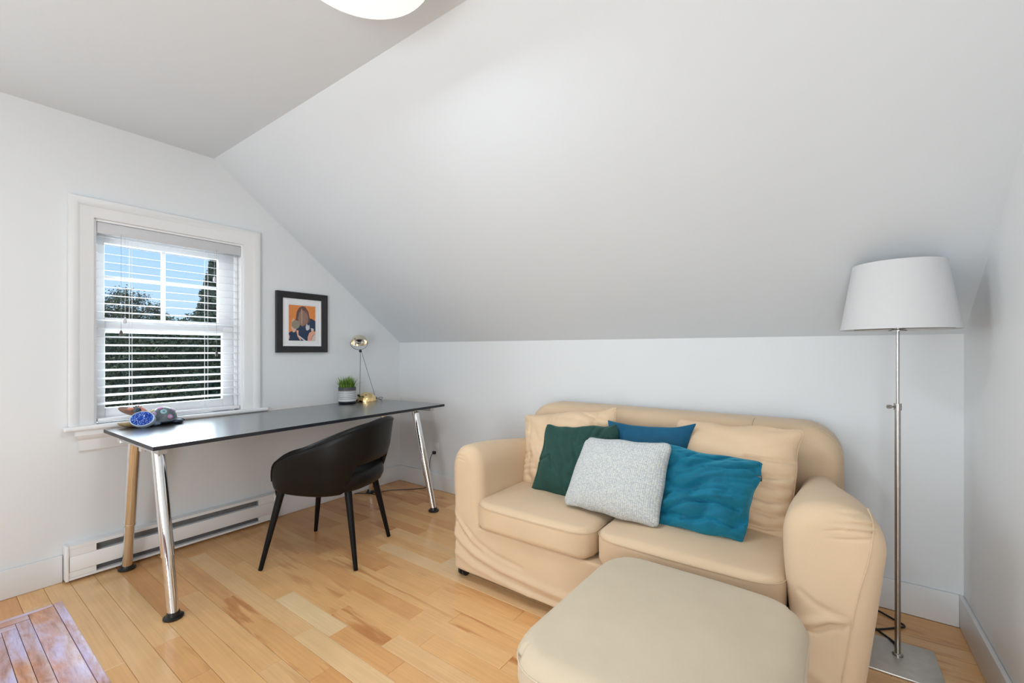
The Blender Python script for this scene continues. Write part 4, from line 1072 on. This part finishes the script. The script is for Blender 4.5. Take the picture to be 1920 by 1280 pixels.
# ornaments at the near-left end of the desk
M.tgrey = mat('ornament_grey', (.11, .135, .15), .35, var=.25, vscale=60)
M.tblue = mat('ornament_blue_grey', (.16, .22, .30), .3, var=.3, vscale=70)
M.tnavy = mat('ornament_navy', (.02, .035, .06), .3, var=.2)
M.salmon = mat('ornament_salmon', (.62, .24, .17), .4, var=.2, vscale=80)
M.brown = mat('ornament_brown', (.27, .16, .12), .4, var=.25, vscale=50)
M.ochre = mat('ornament_ochre', (.42, .30, .15), .45, var=.3, vscale=60)
M.yellow = mat('ornament_yellow', (.70, .48, .18), .4, var=.15)
M.pink = mat('ornament_pink', (.60, .22, .42), .4, var=.15)
M.lilac = mat('ornament_lilac', (.48, .36, .58), .4, var=.15)
M.aqua = mat('ornament_aqua', (.30, .52, .55), .4, var=.15)
M.rim = mat('ornament_pale_rim', (.55, .66, .78), .3, var=.08)
def glitter():
    m, nt, p, out = nodes('blue_glitter')
    g = nt.nodes.new('ShaderNodeNewGeometry'); v = nt.nodes.new('ShaderNodeTexVoronoi'); v.inputs['Scale'].default_value = 430
    nt.links.new(g.outputs['Position'], v.inputs['Vector'])
    s_ = nt.nodes.new('ShaderNodeSeparateColor'); nt.links.new(v.outputs['Color'], s_.inputs[0])
    col = ramp(nt, s_.outputs[0], [(.0, (.001, .012, .17)), (.55, (.002, .035, .33)), (.84, (.006, .10, .60)), (.89, (.25, .55, .95)), (1, (.75, .88, 1))])
    nt.links.new(col, p.inputs['Base Color']); p.inputs['Roughness'].default_value = .4; p.inputs['Specular IOR Level'].default_value = .25
    return m
M.glit = glitter()
tu = empty('turtle_ornament', (.10, -1.81, DZ), 'grey turtle ornament with coloured dots on its shell, on the desk by the window', 'ornament')
tcx, tcy = .105, -1.812
obj('shell', lathe([(.058, .014), (.070, .018), (.072, .024)] + [(.066 * math.cos(a), .026 + .072 * math.sin(a)) for a in np.linspace(.05, 1.52, 10)], (tcx, tcy, DZ), 32), M.tgrey, tu)
obj('body', ellipsoid((tcx, tcy, DZ + .0155), (.062, .066, .015), 20, 8), M.tnavy, tu)
def on_shell(az, el, up=.0): return Vector((tcx + .066 * math.cos(el) * math.cos(az), tcy + .066 * math.cos(el) * math.sin(az), DZ + .026 + .072 * math.sin(el)))
for az, el, rr_, m1, m2 in ((R(-62), R(28), .020, M.lilac, M.tblue), (R(-12), R(42), .018, M.aqua, M.tblue), (R(-50), R(68), .015, M.pink, M.lilac), (R(-110), R(42), .018, M.yellow, M.ochre), (R(15), R(15), .015, M.pink, M.aqua), (R(70), R(45), .018, M.lilac, M.yellow), (R(160), R(45), .018, M.aqua, M.pink)):
    rr_ *= .85; p = on_shell(az, el); nr = Vector((math.cos(el) * math.cos(az), math.cos(el) * math.sin(az), math.sin(el)))
    o = obj('shell_dot', tube([p - nr * .003, p + nr * .0025, p + nr * .004], [rr_, rr_, rr_ * .8], 18), m1, tu)
    obj('dot_centre', tube([p + nr * .002, p + nr * .0055], rr_ * .45, 12), m2, o)
for ax, ay in ((.055, .055), (.055, -.05), (-.03, .065), (-.03, -.06)):
    obj('flipper', ellipsoid((tcx + ax, tcy + ay, DZ + .0135), (.022, .027, .0125), 14, 8), M.tnavy if ay > 0 else M.tblue, tu)
obj('tail_foot', ellipsoid((tcx + .012, tcy + .078, DZ + .012), (.014, .024, .0115), 14, 8), M.tnavy, tu)
obj('neck', tube(spline([(tcx + .0, tcy - .05, DZ + .04), (tcx - .005, tcy - .075, DZ + .062), (tcx - .01, tcy - .092, DZ + .085), (tcx - .012, tcy - .115, DZ + .10)], 6), [.016] * 19, 14), M.salmon, tu)
obj('head', ellipsoid((tcx - .012, tcy - .112, DZ + .092), (.020, .022, .019), 16, 10), M.tgrey, tu)
obj('eye', ellipsoid((tcx + .004, tcy - .112, DZ + .090), (.009, .013, .013), 14, 8), M.tnavy, tu)
obj('beak', ellipsoid((tcx - .012, tcy - .140, DZ + .099), (.011, .017, .009), 12, 8), M.salmon, tu)
obj('crest', join(*[tube([(tcx - .012, tcy - .115 + d, DZ + .106), (tcx - .010, tcy - .112 + d * 1.6, DZ + .122 - abs(d))], [.005, .001], 6) for d in (-.012, -.004, .004, .012)]), M.black, tu)
sd = empty('shell_ornament', (.12, -1.92, DZ), 'brown and grey hinged clam-like shell ornament behind the blue glitter stone', 'ornament')
from mathutils import Matrix
obj('lower_half', ([(.100 + v[0], -1.950 + v[1], DZ + .0305 + min(v[2], 0.0)) for v in ellipsoid((0, 0, 0), (.045, .062, .030), 24, 12)[0]], ellipsoid((0, 0, 0), (.045, .062, .030), 24, 12)[1]), M.ochre, sd)
rt_ = Matrix.Rotation(R(-24), 3, 'X') @ Matrix.Rotation(R(-28), 3, 'Y')
obj('upper_half', ellipsoid((.050, -1.935, DZ + .078), (.026, .068, .020), 24, 12, rt_), M.brown, sd)
obj('hinge_body', ellipsoid((.062, -1.900, DZ + .050), (.024, .040, .024), 20, 10, Matrix.Rotation(R(-30), 3, 'X')), M.tblue, sd)
gs = empty('glitter_stone', (.17, -1.93, DZ), 'oval sliced stone with bright blue glitter face, on the desk corner', 'ornament')
gr_ = Matrix.Rotation(R(-32), 3, 'Z') @ Matrix.Rotation(R(62), 3, 'Y')
def disc_vf(c, ru, rv, t0, t1, bulge):
    V = []; n = 36; rings = []
    for s_, t in ((.80, t0), (.97, t0 + .004), (1.0, (t0 + t1) / 2), (.98, t1 - .002), (.93, t1)):
        rings.append([tuple(Vector(c) + gr_ @ Vector((ru * s_ * math.cos(2 * math.pi * k_ / n), rv * s_ * math.sin(2 * math.pi * k_ / n), t))) for k_ in range(n)])
    return loft(rings)
gc = (.185, -1.925, DZ + .044)
gb = disc_vf(gc, .044, .056, -.026, .008, 0)
dzm = min(p[2] for p in gb[0]) - DZ - .0005
shift = lambda vf: ([(p[0], p[1], p[2] - dzm) for p in vf[0]], vf[1])
obj('stone', shift(gb), M.rim, gs)
n_ = 36; face = [[tuple(Vector(gc) + gr_ @ Vector((.044 * s_ * math.cos(2 * math.pi * k_ / n_), .056 * s_ * math.sin(2 * math.pi * k_ / n_), t))) for k_ in range(n_)] for s_, t in ((.89, .007), (.89, .0095), (.6, .012), (.2, .013))]
obj('glitter_face', shift(loft(face)), M.glit, gs)

# ------------------------------------------------------------------ low worn table at the bottom left
tb = empty('coffee_table', (1.75, -2.85, 0), 'low worn wooden table with log-cabin plank top, worn whitewash and window glare in its colours', 'table')
TX0, TX1, TY0, TY1, TZ = 1.359, 2.13, -3.45, -2.404, .45
ws = [.0195, .0515, .027, .027, .03, .03, .03, .03, .03, .03, .03]
wx_ = [.020, .033, .029, .030, .03, .03, .03, .03, .03, .03, .03]
x0, x1, y0, y1 = TX0, TX1, TY0, TY1
g_ = .0005
def slatb(a0, a1, b0, b1, i):
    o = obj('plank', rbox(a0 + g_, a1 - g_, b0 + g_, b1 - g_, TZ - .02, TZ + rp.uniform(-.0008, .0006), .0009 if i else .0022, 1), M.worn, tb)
    o['turn'] = 1.0 if (b1 - b0) > (a1 - a0) else 0.0
for i in range(11):
    a, b = ws[i], wx_[i]
    slatb(x0, x1, y1 - a, y1, i); slatb(x0, x1, y0, y0 + a, i)
    slatb(x0, x0 + b, y0 + a, y1 - a, i); slatb(x1 - b, x1, y0 + a, y1 - a, i)
    x0 += b; x1 -= b; y0 += a; y1 -= a
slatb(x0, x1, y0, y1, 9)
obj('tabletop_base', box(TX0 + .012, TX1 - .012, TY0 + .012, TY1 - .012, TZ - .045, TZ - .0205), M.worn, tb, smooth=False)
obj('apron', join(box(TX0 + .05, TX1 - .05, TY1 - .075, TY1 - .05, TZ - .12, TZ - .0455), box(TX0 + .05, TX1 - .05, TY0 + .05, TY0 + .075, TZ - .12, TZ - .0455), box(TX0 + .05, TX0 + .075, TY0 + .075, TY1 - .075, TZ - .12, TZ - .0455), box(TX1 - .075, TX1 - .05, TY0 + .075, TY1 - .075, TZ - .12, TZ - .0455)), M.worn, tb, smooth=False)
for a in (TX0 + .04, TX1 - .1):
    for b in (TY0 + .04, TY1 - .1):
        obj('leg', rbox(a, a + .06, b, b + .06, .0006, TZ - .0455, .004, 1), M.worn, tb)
